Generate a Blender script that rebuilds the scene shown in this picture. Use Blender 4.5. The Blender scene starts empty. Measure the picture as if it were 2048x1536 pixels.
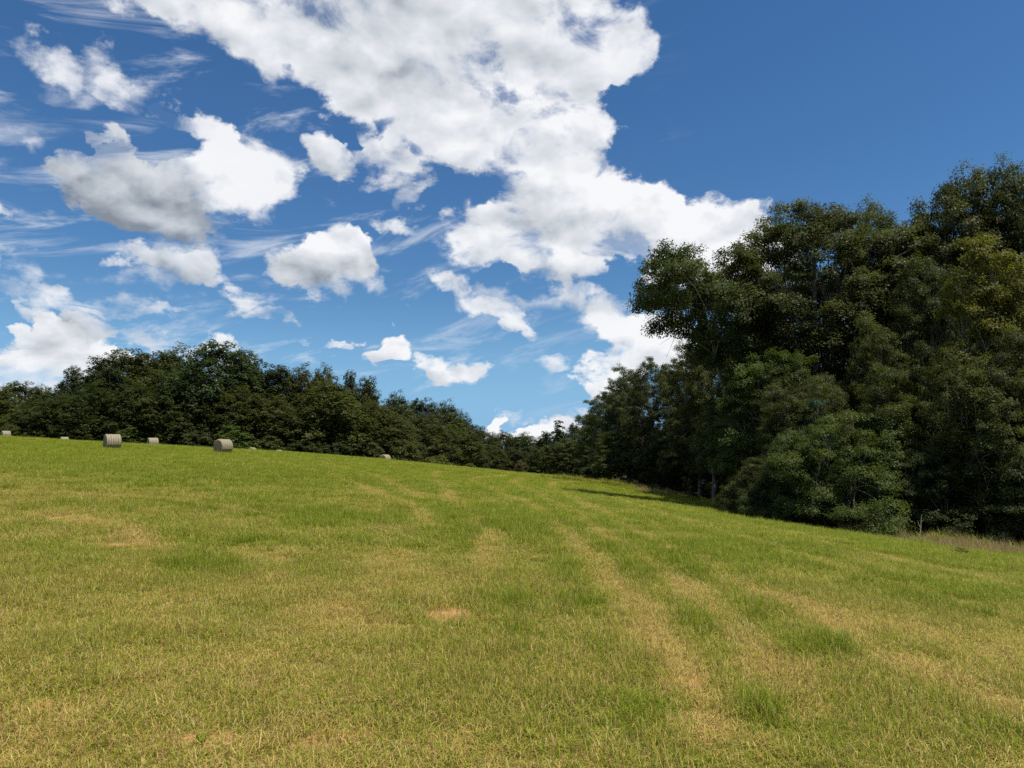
import bpy, math, random
import numpy as np
from mathutils import Vector

# ------------------------------------------------------------------ camera, sky, sun, exposure
SC = bpy.context.scene
COL = SC.collection
R = math.radians
FPX = 1365.0                       # focal length in pixels of the 2048 px wide photograph (24 mm)
PITCH = math.atan(132 / FPX)       # eye level falls on row 900
EYE = 1.6
SUN_AZ, SUN_EL = R(122), R(67)      # clockwise from the view direction, height

cam = bpy.data.cameras.new('camera')
cam.sensor_width = 36.0
cam.lens = 36.0 * FPX / 2048
cam.clip_start, cam.clip_end = 0.1, 8000
cam_ob = bpy.data.objects.new('camera', cam)
cam_ob.location = (0, 0, EYE)
cam_ob.rotation_euler = (math.pi / 2 + PITCH, 0, 0)
COL.objects.link(cam_ob)
SC.camera = cam_ob

SC.view_settings.view_transform = 'Standard'
SC.view_settings.look = 'None'
SC.view_settings.exposure = 0.15
SC.view_settings.gamma = 1.0
SC.view_settings.use_curve_mapping = False
SC.cycles.use_denoising = False
SC.cycles.max_bounces = 6
SC.cycles.diffuse_bounces = 3
SC.cycles.glossy_bounces = 2
SC.cycles.transmission_bounces = 4
SC.cycles.transparent_max_bounces = 4

sun = bpy.data.lights.new('sun', 'SUN')
sun.energy = 4.8
sun.angle = R(0.53)
sun.color = (1.0, 0.955, 0.88)
sun_ob = bpy.data.objects.new('sun', sun)
sdir = Vector((math.sin(SUN_AZ) * math.cos(SUN_EL), math.cos(SUN_AZ) * math.cos(SUN_EL), math.sin(SUN_EL)))
sun_ob.rotation_euler = sdir.to_track_quat('Z', 'Y').to_euler()
sun_ob.location = (0, 0, 60)
COL.objects.link(sun_ob)


def pix_dir(px, py):
    """unit direction through a pixel of the 2048 x 1536 photograph"""
    u, v = (px - 1024) / FPX, (768 - py) / FPX
    d = Vector((u, math.cos(PITCH) - v * math.sin(PITCH), math.sin(PITCH) + v * math.cos(PITCH)))
    return d.normalized()


def pix_ae(px, py):
    d = pix_dir(px, py)
    return math.atan2(d.x, d.y), math.asin(d.z)


# clouds: (px, py, half width, half height, tilt, weight, softness 0 crisp..1 wispy, brightness, vertical gradient)
CLOUDS = []


def cl(px, py, rx, ry=None, rot=0, w=1.0, soft=0.25, sh=0.7, g=0.25):
    CLOUDS.append((px, py, rx, ry or rx, rot, w * (1.22 if 0 < w and rx < 64 else 1.0), soft, sh, g))


# the large bank that crosses the sky from upper left to the right-hand trees
cl(300, -30, 150, 85, 20, 1.0, .35, .8, .1); cl(430, 20, 190, 120, 28, 1.0, .3, .78, .05)
cl(590, 80, 200, 135, 28, 1.1, .3, .72, -.05); cl(760, 60, 230, 190, 0, 1.2, .3, .48, -.15)
cl(940, 70, 240, 200, 0, 1.2, .3, .62, -.05); cl(1110, 90, 200, 150, 0, 1.1, .25, .8, .1)
cl(1210, 110, 105, 110, 0, 1.0, .5, .85, .1); cl(1255, 130, 60, 60, 0, .7, .8, .9, 0)
cl(740, 210, 110, 75, 15, 1.0, .4, .85, .1); cl(655, 310, 62, 55, 0, 1.0, .15, .55, .3)
cl(745, 320, 110, 62, 10, .95, .4, .7, .25); cl(860, 290, 130, 105, 0, 1.0, .4, .72, .1)
cl(990, 240, 170, 125, 0, 1.1, .3, .76, .05); cl(1110, 270, 150, 110, 10, 1.1, .25, .84, .1)
cl(1190, 290, 80, 100, 20, 1.0, .3, .9, .1); cl(1070, 400, 160, 125, 0, 1.1, .25, .66, .15)
cl(1190, 390, 150, 120, 20, 1.15, .15, .82, .25); cl(1290, 430, 105, 85, 25, 1.1, .08, .9, .25)
cl(1000, 480, 120, 75, 10, 1.0, .35, .78, .15); cl(925, 495, 75, 60, 20, .9, .45, .82, .1)
cl(1090, 510, 140, 72, 5, 1.1, .3, .68, .1); cl(1210, 490, 120, 80, 0, 1.05, .3, .64, .15)
cl(1350, 490, 110, 90, -20, 1.1, .12, .84, .3); cl(1450, 460, 100, 85, 0, 1.15, .1, .92, .25)
cl(1530, 510, 90, 110, 0, 1.1, .15, .85, .2); cl(1380, 545, 90, 50, -15, 1.0, .2, .8, .2)
cl(240, 8, 90, 50, 28, .8, .5, .85, .1); cl(1290, 100, 45, 60, 0, .5, 1, .9, 0); cl(1180, 230, 70, 40, -20, .5, .9, .85, 0)
cl(690, 40, 110, 60, 10, .8, .3, .25, 0); cl(860, 150, 110, 50, 10, .6, .3, .4, 0); cl(1080, 430, 90, 50, 10, .8, .2, .28, 0); cl(1190, 470, 90, 40, 10, .8, .2, .32, 0)
cl(1020, 190, 120, 50, 0, .5, .3, 1.0, 0); cl(1240, 380, 90, 40, 30, .6, .1, 1.1, .2); cl(560, 110, 120, 40, 28, .5, .2, 1.1, 0)
# openings where the blue shows through the bank
cl(768, 228, 34, 40, 0, -.8, .0, .7, 0); cl(1085, 188, 62, 20, 5, -.8, .0, .8, 0); cl(700, 268, 52, 18, 20, -1.3, 0, .7, 0)
cl(905, 350, 56, 40, 30, -.75, 0, .7, 0); cl(960, 385, 40, 34, 0, -.7, 0, .7, 0); cl(1000, 560, 60, 18, 5, -.6, 0, .7, 0); cl(1255, 545, 46, 40, 0, -.9, 0, .7, 0)
cl(860, 300, 40, 16, 30, -.5, 0, .7, 0); cl(1240, 205, 60, 22, -15, -.7, 0, .7, 0); cl(1080, 585, 60, 18, 0, -.6, 0, .7, 0)
# white drifting cloud upper left
cl(70, 95, 95, 45, 32, .8, .85, .9, .05); cl(180, 150, 140, 62, 32, .9, .75, .9, .05)
cl(300, 205, 130, 58, 25, .9, .75, .9, .05); cl(130, 200, 110, 40, 25, .6, 1, .85, 0)
cl(370, 235, 60, 30, 20, .8, .8, .9, 0)
cl(90, 305, 65, 26, 20, .7, .8, .85, 0); cl(60, 260, 80, 26, 10, .55, 1, .8, 0); cl(60, 360, 90, 30, 10, .45, 1, .8, 0)
# white cloud behind the grey one
cl(435, 245, 60, 42, 30, .95, .5, .9, .05); cl(480, 310, 115, 78, 20, 1.05, .45, .92, .05)
cl(500, 380, 90, 62, -10, 1.0, .45, .9, .1); cl(420, 350, 90, 80, 0, 1.0, .4, .85, 0)
# grey cloud
cl(215, 315, 68, 62, 0, 1.4, .15, .36, .3); cl(270, 375, 165, 92, 12, 1.8, .25, .2, .25)
cl(350, 395, 105, 85, 10, 1.9, .2, .14, .2); cl(180, 365, 85, 48, 5, 1.0, .35, .38, .2)
cl(330, 450, 150, 40, 8, .9, .6, .2, .1); cl(470, 455, 110, 30, 15, .6, .9, .5, .1)
# single cumulus in the middle
cl(675, 485, 90, 75, 0, 1.2, .1, .84, .45); cl(605, 520, 80, 66, -10, 1.15, .15, .66, .4)
cl(715, 510, 62, 62, 0, 1.1, .15, .72, .4); cl(650, 555, 105, 52, 5, 1.0, .4, .4, .2)
cl(650, 595, 50, 24, 20, .6, .9, .5, 0); cl(745, 600, 34, 26, 0, .7, .8, .7, .1)
# layered left
cl(320, 528, 150, 48, 6, .95, .6, .62, .2); cl(245, 512, 70, 32, 5, .95, .35, .85, .25)
cl(400, 528, 62, 46, 0, .95, .5, .6, .2); cl(300, 572, 120, 26, 8, .7, .8, .7, .1)
cl(0, 440, 60, 36, 10, .9, .6, .8, .2); cl(5, 522, 60, 32, 0, 1.0, .4, .9, .2)
cl(75, 525, 120, 28, 12, .7, .9, .75, .1); cl(40, 548, 130, 24, 14, .7, .9, .7, .1)
cl(240, 600, 170, 20, 13, .75, .8, .8, 0); cl(310, 626, 110, 18, 10, .65, .9, .75, 0)
cl(270, 655, 130, 18, 14, .55, 1, .75, 0); cl(170, 575, 90, 14, 14, .5, 1, .75, 0)
cl(510, 600, 92, 34, 22, 1.0, .35, .8, .25); cl(475, 633, 42, 20, 0, .75, .6, .5, .1); cl(550, 640, 52, 20, 5, .75, .6, .5, .1)
# low left cumulus
cl(95, 648, 62, 44, 0, 1.1, .15, .88, .4); cl(150, 690, 115, 48, 0, 1.1, .3, .68, .3)
cl(190, 640, 72, 42, 0, 1.1, .25, .34, .25); cl(40, 685, 80, 36, 0, .9, .5, .7, .3); cl(5, 655, 34, 26, 0, .9, .5, .8, .3)
cl(30, 728, 75, 32, 0, 1.0, .3, .8, .3); cl(0, 760, 160, 30, 0, .8, .8, .75, .1); cl(160, 735, 90, 36, 0, .9, .5, .75, .2)
cl(260, 702, 48, 24, 0, 1.1, .1, .9, .3); cl(335, 702, 85, 40, 0, .85, .6, .75, .2); cl(465, 697, 62, 34, 0, 1.1, .2, .8, .35)
cl(405, 680, 50, 30, 0, .6, .9, .75, .1)
cl(70, 612, 70, 22, 8, 1.0, .6, .8, .2); cl(110, 745, 110, 26, 0, 1.0, .6, .8, .1); cl(210, 745, 60, 22, 0, 1.0, .6, .8, .1); cl(130, 672, 80, 34, 0, 1.0, .3, .8, .35)
cl(90, 585, 150, 16, 10, .7, .8, .8, .1); cl(210, 690, 90, 30, 0, .9, .6, .8, .2); cl(330, 668, 110, 16, 8, .6, .9, .8, 0); cl(60, 775, 180, 26, 0, .8, .8, .8, 0)
# small ones over the field
cl(665, 692, 48, 18, 0, 1.3, .25, .85, .25); cl(620, 690, 40, 10, 0, .6, .8, .8, 0)
cl(785, 712, 55, 34, -5, 1.15, .15, .9, .35); cl(760, 726, 62, 20, 0, 1.0, .3, .75, .2); cl(820, 722, 40, 14, 0, .7, .7, .8, .1)
cl(888, 735, 52, 38, 0, 1.3, .35, .82, .3); cl(925, 762, 60, 24, 0, .95, .4, .66, .2); cl(965, 740, 40, 32, 10, 1.15, .5, .6, .2)
cl(1148, 730, 42, 24, -20, .62, .8, .7, .1); cl(1105, 722, 30, 14, 0, .45, 1, .7, 0); cl(650, 740, 90, 10, 3, .5, 1, .8, 0)
# broken cloud beneath the bank
cl(885, 572, 62, 36, 15, .95, .5, .85, .15); cl(970, 600, 120, 36, 10, .6, 1, .75, .05); cl(1150, 578, 75, 24, 5, .8, .6, .85, .1)
cl(1080, 600, 120, 50, 0, .6, 1, .75, 0); cl(960, 628, 140, 26, 6, .95, .5, .85, .15); cl(1045, 645, 70, 24, 5, .9, .5, .8, .15)
cl(1200, 605, 85, 50, 0, .85, .6, .82, .1); cl(1215, 655, 80, 42, 0, 1.0, .4, .85, .2); cl(1265, 690, 90, 55, 0, 1.15, .2, .9, .25)
cl(1235, 740, 52, 50, 20, 1.0, .3, .88, .2); cl(1195, 775, 32, 26, 0, .9, .4, .8, .1); cl(1330, 690, 110, 80, 0, 1.1, .3, .85, .1)
cl(810, 442, 62, 24, 12, .8, .6, .8, .15); cl(625, 396, 55, 18, 25, .7, .75, .85, .1); cl(815, 390, 45, 18, -30, .5, 1, .8, 0)
# low over the far trees
cl(985, 862, 30, 32, 0, 1.2, .05, .95, .2); cl(1030, 872, 40, 22, 0, 1.1, .1, .9, .2); cl(1085, 862, 60, 28, 0, 1.1, .2, .9, .2)
cl(1060, 836, 110, 12, 4, .75, .7, .85, 0); cl(1165, 828, 36, 10, 5, .6, .9, .8, 0)


def nd(t, kind, **kw):
    n = t.nodes.new(kind)
    for k, v in kw.items():
        setattr(n, k, v)
    return n


def mth(t, op, a, b=None, c=None, clamp=False):
    n = nd(t, 'ShaderNodeMath', operation=op, use_clamp=clamp)
    for i, v in enumerate((a, b, c)):
        if v is None:
            continue
        if isinstance(v, (int, float)):
            n.inputs[i].default_value = v
        else:
            t.links.new(v, n.inputs[i])
    return n.outputs[0]


def vmt(t, op, a, b=None, c=None, out=0):
    n = nd(t, 'ShaderNodeVectorMath', operation=op)
    for i, v in enumerate((a, b, c)):
        if v is None:
            continue
        if isinstance(v, (tuple, list)):
            n.inputs[i].default_value = v
        else:
            t.links.new(v, n.inputs[i])
    return n.outputs[out]


def mixc(t, f, a, b, blend='MIX'):
    n = nd(t, 'ShaderNodeMix', data_type='RGBA', blend_type=blend)
    for i, v in ((0, f), (6, a), (7, b)):
        if isinstance(v, (int, float)):
            n.inputs[i].default_value = v
        elif isinstance(v, (tuple, list)):
            n.inputs[i].default_value = (*v, 1) if len(v) == 3 else v
        else:
            t.links.new(v, n.inputs[i])
    return n.outputs[2]


def mapr(t, v, a, b, c=0.0, d=1.0, smooth=False):
    n = nd(t, 'ShaderNodeMapRange', interpolation_type='SMOOTHSTEP' if smooth else 'LINEAR')
    for i, x in enumerate((v, a, b, c, d)):
        if isinstance(x, (int, float)):
            n.inputs[i].default_value = x
        else:
            t.links.new(x, n.inputs[i])
    return n.outputs[0]


def noise(t, vec, scale, detail=4.0, rough=0.5, dist=0.0):
    n = nd(t, 'ShaderNodeTexNoise')
    n.inputs['Scale'].default_value = scale
    n.inputs['Detail'].default_value = detail
    n.inputs['Roughness'].default_value = rough
    n.inputs['Distortion'].default_value = dist
    if vec is not None:
        t.links.new(vec, n.inputs['Vector'])
    return n


def blob_coefs(b):
    px, py, rx, ry, rot, w, soft, sh, g = b
    a0, e0 = pix_ae(px, py)
    h = 4.0
    ax, ex = pix_ae(px + h, py)
    ay, ey = pix_ae(px, py + h)
    Jinv = np.array([[ax - a0, ay - a0], [ex - e0, ey - e0]]) / h      # d(a,e)/d(px,py)
    J = np.linalg.inv(Jinv)
    th = R(rot)
    Rm = np.array([[math.cos(th), math.sin(th)], [-math.sin(th), math.cos(th)]])
    Q = Rm.T @ np.diag([1 / rx ** 2, 1 / ry ** 2]) @ Rm
    Q = J.T @ Q @ J
    c = np.array([a0, e0])
    lin = 2 * Q @ c
    k1 = (lin[0], lin[1], 1 - c @ Q @ c)
    k2 = (-Q[0, 0], -2 * Q[0, 1], -Q[1, 1])
    Qi = np.linalg.inv(Q)
    ra, re = math.sqrt(Qi[0, 0]), math.sqrt(Qi[1, 1])
    k3 = (.15 * g * w / ra, g * w / re, w * (sh - g * e0 / re - .15 * g * a0 / ra))
    return k1, k2, k3, (w, w * soft, 0), (a0 - ra, a0 + ra, e0 - re, e0 + re)


BLOBS = [blob_coefs(b) for b in CLOUDS]
SKYK = 0.1            # world strength


def cloud_group(idx, blobs):
    """one cell of sky: accumulates its cloud lobes, breaks them up with noise and lights them"""
    t = bpy.data.node_groups.new('cloud_cell_%d' % idx, 'ShaderNodeTree')
    for nme, ty in (('V1', 'NodeSocketVector'), ('V2', 'NodeSocketVector'), ('Field', 'NodeSocketVector'),
                    ('Noise', 'NodeSocketFloat'), ('Relief', 'NodeSocketFloat'), ('Sky', 'NodeSocketColor')):
        t.interface.new_socket(nme, in_out='INPUT', socket_type=ty)
    t.interface.new_socket('Color', in_out='OUTPUT', socket_type='NodeSocketColor')
    gi = nd(t, 'NodeGroupInput'); go = nd(t, 'NodeGroupOutput')
    sep = nd(t, 'ShaderNodeSeparateXYZ')
    t.links.new(gi.outputs['Field'], sep.inputs[0])
    acc, L = (0.0, 0.0, 0.0), 0.0
    for k1, k2, k3, kw, _ in blobs:
        f = mth(t, 'ADD', vmt(t, 'DOT_PRODUCT', gi.outputs['V1'], k1, out=1), vmt(t, 'DOT_PRODUCT', gi.outputs['V2'], k2, out=1))
        f = mth(t, 'MAXIMUM', f, 0.0)
        fv = nd(t, 'ShaderNodeCombineXYZ')
        for i in range(3):
            t.links.new(f, fv.inputs[i])
        acc = vmt(t, 'MULTIPLY_ADD', fv.outputs[0], kw, acc)
        L = mth(t, 'MULTIPLY_ADD', f, vmt(t, 'DOT_PRODUCT', gi.outputs['V1'], k3, out=1), L)
    acc = vmt(t, 'ADD', acc, gi.outputs['Field'])
    L = mth(t, 'ADD', L, sep.outputs[2])
    s2 = nd(t, 'ShaderNodeSeparateXYZ'); t.links.new(acc, s2.inputs[0])
    F, S = s2.outputs[0], s2.outputs[1]
    inv = mth(t, 'DIVIDE', 1.0, mth(t, 'MAXIMUM', F, 1e-4))
    soft = mth(t, 'MULTIPLY', S, inv)
    lite = mth(t, 'MULTIPLY', L, inv)
    Fs = mth(t, 'MINIMUM', F, 1.1)
    amp = mapr(t, soft, 0, 1, 1.0, 1.6)
    v = mth(t, 'SUBTRACT', mth(t, 'MULTIPLY_ADD', mth(t, 'SUBTRACT', gi.outputs['Noise'], 0.5), amp, Fs), 0.27)
    v = mth(t, 'MULTIPLY', v, mapr(t, F, 0.0, 0.12, 0, 1))
    wid = mapr(t, soft, 0, 1, 0.50, 1.4)
    alpha = mapr(t, v, 0.0, wid, 0.0, 1.0, smooth=True)
    alpha = mth(t, 'MULTIPLY', alpha, mapr(t, soft, .3, 1, 1.0, .8))
    rim = mapr(t, v, 0.0, 0.9, 0.16, 0.0)
    sh = mth(t, 'ADD', mth(t, 'ADD', lite, rim), gi.outputs['Relief'])
    rp = nd(t, 'ShaderNodeValToRGB')
    cr = rp.color_ramp
    cr.elements[0].position = 0.0; cr.elements[0].color = (0.215, 0.25, 0.30, 1)
    cr.elements[1].position = 1.0; cr.elements[1].color = (0.84, 0.85, 0.87, 1)
    e = cr.elements.new(0.4); e.color = (0.50, 0.54, 0.59, 1)
    e = cr.elements.new(0.8); e.color = (0.72, 0.74, 0.78, 1)
    t.links.new(sh, rp.inputs[0])
    cc = vmt(t, 'SCALE', rp.outputs[0]); cc.node.inputs['Scale'].default_value = 1 / SKYK
    t.links.new(mixc(t, alpha, gi.outputs['Sky'], cc), go.inputs[0])
    return t


world = bpy.data.worlds.new('World')
SC.world = world
world.use_nodes = True
wt = world.node_tree
wt.nodes.clear()
sky = nd(wt, 'ShaderNodeTexSky', sky_type='NISHITA', sun_disc=False, sun_elevation=SUN_EL, sun_rotation=SUN_AZ,
         altitude=400.0, air_density=1.15, dust_density=0.1, ozone_density=4.0)
hsv = nd(wt, 'ShaderNodeHueSaturation')
hsv.inputs['Saturation'].default_value = 1.16
hsv.inputs['Value'].default_value = 0.97
wt.links.new(sky.outputs[0], hsv.inputs['Color'])
skyc = mixc(wt, 1.0, hsv.outputs[0], (0.68, 0.83, 0.93), 'MULTIPLY')
tc = nd(wt, 'ShaderNodeTexCoord')
DIR = tc.outputs['Generated']
sx = nd(wt, 'ShaderNodeSeparateXYZ'); wt.links.new(DIR, sx.inputs[0])
az = mth(wt, 'ARCTAN2', sx.outputs[0], sx.outputs[1])
el = mth(wt, 'ARCSINE', sx.outputs[2])
sq = vmt(wt, 'MULTIPLY', DIR, (1.0, 1.0, 1.45))
wn = noise(wt, sq, 9.0, 9.0, 0.6)
wsub = vmt(wt, 'SUBTRACT', wn.outputs['Color'], (.5, .5, .5))
ws = nd(wt, 'ShaderNodeSeparateXYZ'); wt.links.new(wsub, ws.inputs[0])
aw = mth(wt, 'MULTIPLY_ADD', ws.outputs[0], 0.17, az)
ew = mth(wt, 'MULTIPLY_ADD', ws.outputs[1], 0.125, el)
V1 = nd(wt, 'ShaderNodeCombineXYZ'); V2 = nd(wt, 'ShaderNodeCombineXYZ')
wt.links.new(aw, V1.inputs[0]); wt.links.new(ew, V1.inputs[1]); V1.inputs[2].default_value = 1
wt.links.new(mth(wt, 'MULTIPLY', aw, aw), V2.inputs[0]); wt.links.new(mth(wt, 'MULTIPLY', aw, ew), V2.inputs[1])
wt.links.new(mth(wt, 'MULTIPLY', ew, ew), V2.inputs[2])
n1 = noise(wt, sq, 10.5, 11.0, 0.58, 0.30)
nc = mapr(wt, n1.outputs[0], .34, .66, 0, 1)
off = (sdir.x * .022, 0.0, .026)
n2 = noise(wt, vmt(wt, 'ADD', sq, off), 13.0, 4.0, 0.5, 0.25)
n1b = noise(wt, sq, 13.0, 4.0, 0.5, 0.25)
n5a = noise(wt, sq, 5.0, 3.0, 0.5); n5b = noise(wt, vmt(wt, 'ADD', sq, (off[0] * 2, 0, off[2] * 2)), 5.0, 3.0, 0.5)
relief = mth(wt, 'MULTIPLY_ADD', mth(wt, 'SUBTRACT', n1b.outputs[0], n2.outputs[0]), 1.5,
             mth(wt, 'MULTIPLY_ADD', mth(wt, 'SUBTRACT', n5a.outputs[0], n5b.outputs[0]), 1.2,
                 mth(wt, 'MULTIPLY', mth(wt, 'SUBTRACT', n1.outputs[0], 0.5), 0.55)))
# thin torn veil, stretched along the wind
skyc = mixc(wt, mapr(wt, el, R(13), R(0), 0, .85, smooth=True), skyc, (1.95, 4.2, 7.2))
rv = nd(wt, 'ShaderNodeVectorRotate', rotation_type='Y_AXIS'); wt.links.new(DIR, rv.inputs['Vector']); rv.inputs['Angle'].default_value = R(14)
nv = noise(wt, vmt(wt, 'MULTIPLY', rv.outputs[0], (5.0, 5.0, 24.0)), 1.0, 8.0, 0.62, .6)
vm = mth(wt, 'MULTIPLY', mapr(wt, az, R(16), R(-12)), mapr(wt, el, R(1), R(5)))
veil = mth(wt, 'MULTIPLY', mth(wt, 'MULTIPLY', mapr(wt, nv.outputs[0], .53, .72, 0, 1, smooth=True), vm), .55)
skyc = mixc(wt, veil, skyc, (7.6, 7.9, 8.3))
# beyond the frame the same broken cumulus goes on
wout = mth(wt, 'MAXIMUM', mapr(wt, mth(wt, 'ABSOLUTE', az), R(41), R(50), 0, 1), mapr(wt, el, R(39), R(47), 0, 1))
wout = mth(wt, 'MULTIPLY', wout, mapr(wt, el, R(1), R(6), 0, 1))
nb = noise(wt, sq, 3.2, 3.0, 0.5)
fo = mth(wt, 'MULTIPLY', wout, mapr(wt, nb.outputs[0], .46, .62, 0, 1))
fld = nd(wt, 'ShaderNodeCombineXYZ')
wt.links.new(fo, fld.inputs[0]); wt.links.new(mth(wt, 'MULTIPLY', fo, .35), fld.inputs[1]); wt.links.new(mth(wt, 'MULTIPLY', fo, .72), fld.inputs[2])
n_cell = [0]


def cell(blobs, a0, a1, e0, e1, depth):
    blobs = [b for b in blobs if b[4][1] > a0 and b[4][0] < a1 and b[4][3] > e0 and b[4][2] < e1]
    if depth == 0 or len(blobs) <= 9:
        n_cell[0] += 1
        g = nd(wt, 'ShaderNodeGroup', node_tree=cloud_group(n_cell[0], blobs))
        for s, o in (('V1', V1.outputs[0]), ('V2', V2.outputs[0]), ('Field', fld.outputs[0]), ('Noise', nc), ('Relief', relief), ('Sky', skyc)):
            wt.links.new(o, g.inputs[s])
        bg = nd(wt, 'ShaderNodeBackground')
        bg.inputs['Strength'].default_value = SKYK
        wt.links.new(g.outputs[0], bg.inputs[0])
        return bg.outputs[0]
    A0, A1, E0, E1 = max(a0, R(-46)), min(a1, R(46)), max(e0, R(-3)), min(e1, R(42))
    if (A1 - A0) > (E1 - E0):
        m, src = (A0 + A1) / 2, aw
        lo = cell(blobs, a0, m, e0, e1, depth - 1); hi = cell(blobs, m, a1, e0, e1, depth - 1)
    else:
        m, src = (E0 + E1) / 2, ew
        lo = cell(blobs, a0, a1, e0, m, depth - 1); hi = cell(blobs, a0, a1, m, e1, depth - 1)
    mx = nd(wt, 'ShaderNodeMixShader')
    wt.links.new(mth(wt, 'GREATER_THAN', src, m), mx.inputs[0])
    wt.links.new(lo, mx.inputs[1]); wt.links.new(hi, mx.inputs[2])
    return mx.outputs[0]


wout_node = nd(wt, 'ShaderNodeOutputWorld')
wt.links.new(cell(BLOBS, -9, 9, -9, 9, 2), wout_node.inputs[0])
world.cycles.sampling_method = 'MANUAL'
world.cycles.sample_map_resolution = 512

# ------------------------------------------------------------------ helpers
rng = np.random.default_rng(11)
random.seed(5)


def hash2(ix, iy, seed):
    h = (ix.astype(np.int64) * 374761393 + iy.astype(np.int64) * 668265263 + seed * 974634777) & 0xffffffff
    h = ((h ^ (h >> 13)) * 1274126177) & 0xffffffff
    return ((h ^ (h >> 16)) & 0xffff) / 65535.0


def vnoise(x, y, seed=0):
    x = np.asarray(x, float); y = np.asarray(y, float)
    ix, iy = np.floor(x), np.floor(y)
    fx, fy = x - ix, y - iy
    fx, fy = fx * fx * (3 - 2 * fx), fy * fy * (3 - 2 * fy)
    a = hash2(ix, iy, seed); b = hash2(ix + 1, iy, seed); c = hash2(ix, iy + 1, seed); d = hash2(ix + 1, iy + 1, seed)
    return a + (b - a) * fx + (c - a) * fy + (a - b - c + d) * fx * fy


def fbm(x, y, octs=4, seed=0, gain=.5):
    s, a, tot = 0, 1.0, 0
    for o in range(octs):
        s = s + a * vnoise(x * 2 ** o + 17.3 * o, y * 2 ** o - 9.1 * o, seed + o)
        tot += a; a *= gain
    return s / tot


def sstep(x, a, b):
    t = np.clip((x - a) / (b - a), 0, 1)
    return t * t * (3 - 2 * t)


def at(px, py, Y):
    """point at depth Y (metres north of the camera) seen through a pixel of the photograph"""
    d = pix_dir(px, py)
    k = Y / d.y
    return Vector((d.x * k, Y, EYE + d.z * k))


def mesh_np(name, V, quads=None, tris=None, mat=None, attrs=None, smooth=False, uv=None):
    me = bpy.data.meshes.new(name)
    V = np.asarray(V, np.float32)
    nq = 0 if quads is None else len(quads)
    nt = 0 if tris is None else len(tris)
    me.vertices.add(len(V)); me.vertices.foreach_set('co', V.ravel())
    me.loops.add(nq * 4 + nt * 3); me.polygons.add(nq + nt)
    li, st = [], []
    if nq:
        li.append(np.asarray(quads, np.int32).ravel()); st.append(np.arange(nq) * 4)
    if nt:
        li.append(np.asarray(tris, np.int32).ravel()); st.append(nq * 4 + np.arange(nt) * 3)
    me.loops.foreach_set('vertex_index', np.concatenate(li))
    me.polygons.foreach_set('loop_start', np.concatenate(st).astype(np.int32))
    if smooth:
        me.polygons.foreach_set('use_smooth', np.ones(nq + nt, bool))
    for k, v in (attrs or {}).items():
        at_ = me.attributes.new(k, 'FLOAT', 'POINT'); at_.data.foreach_set('value', np.asarray(v, np.float32))
    if mat:
        me.materials.append(mat)
    me.update(calc_edges=True)
    return me


def link(name, me, parent=None):
    o = bpy.data.objects.new(name, me)
    COL.objects.link(o)
    if parent is not None:
        o.parent = parent
    return o


def tag(o, label=None, cat=None, group=None, kind=None):
    for k, v in (('label', label), ('category', cat), ('group', group), ('kind', kind)):
        if v:
            o[k] = v
    return o


class MB:
    """collects tubes and quads for one mesh"""
    def __init__(s):
        s.V, s.Q, s.n = [], [], 0

    def tube(s, pts, rad, sides=6):
        pts = np.asarray(pts, float); m = len(pts)
        d = np.gradient(pts, axis=0); d /= np.linalg.norm(d, axis=1)[:, None] + 1e-9
        ref = np.where(np.abs(d[:, 2:3]) > .9, np.array([[1., 0, 0]]), np.array([[0, 0, 1.]]))
        u = np.cross(d, ref); u /= np.linalg.norm(u, axis=1)[:, None] + 1e-9
        v = np.cross(d, u)
        th = np.arange(sides) * 2 * math.pi / sides
        ring = pts[:, None, :] + np.asarray(rad)[:, None, None] * (np.cos(th)[None, :, None] * u[:, None, :] + np.sin(th)[None, :, None] * v[:, None, :])
        s.V.append(ring.reshape(-1, 3))
        i = np.arange(m - 1)[:, None] * sides; j = np.arange(sides)[None, :]; k = (j + 1) % sides
        s.Q.append((np.stack([i + j, i + k, i + sides + k, i + sides + j], -1).reshape(-1, 4)) + s.n)
        s.n += m * sides

    def mesh(s, name, mat, smooth=True):
        return mesh_np(name, np.concatenate(s.V), np.concatenate(s.Q), None, mat, smooth=smooth)


def new_mat(name):
    m = bpy.data.materials.new(name); m.use_nodes = True
    m.node_tree.nodes.clear()
    return m, m.node_tree


def attr(t, name, kind='GEOMETRY'):
    n = nd(t, 'ShaderNodeAttribute', attribute_type=kind); n.attribute_name = name
    return n


def out(t, sh):
    o = nd(t, 'ShaderNodeOutputMaterial'); t.links.new(sh, o.inputs[0])


# ------------------------------------------------------------------ terrain
def thin(points):
    P = np.array([(p[0], p[1]) for p in points], float) / 50.0
    Z = np.array([p[2] for p in points], float)
    n = len(P)
    d = np.linalg.norm(P[:, None] - P[None], axis=2)
    K = np.where(d > 0, d * d * np.log(d + 1e-12), 0) + np.eye(n) * 1e-4
    A = np.zeros((n + 3, n + 3)); A[:n, :n] = K
    A[:n, n] = 1; A[:n, n + 1:] = P; A[n, :n] = 1; A[n + 1:, :n] = P.T
    w = np.linalg.solve(A, np.concatenate([Z, [0, 0, 0]]))

    def f(x, y):
        x = np.asarray(x, float) / 50; y = np.asarray(y, float) / 50
        z = w[n] + w[n + 1] * x + w[n + 2] * y
        for i in range(n):
            r2 = (x - P[i, 0]) ** 2 + (y - P[i, 1]) ** 2
            z = z + w[i] * .5 * r2 * np.log(r2 + 1e-12)
        return z
    return f


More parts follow.
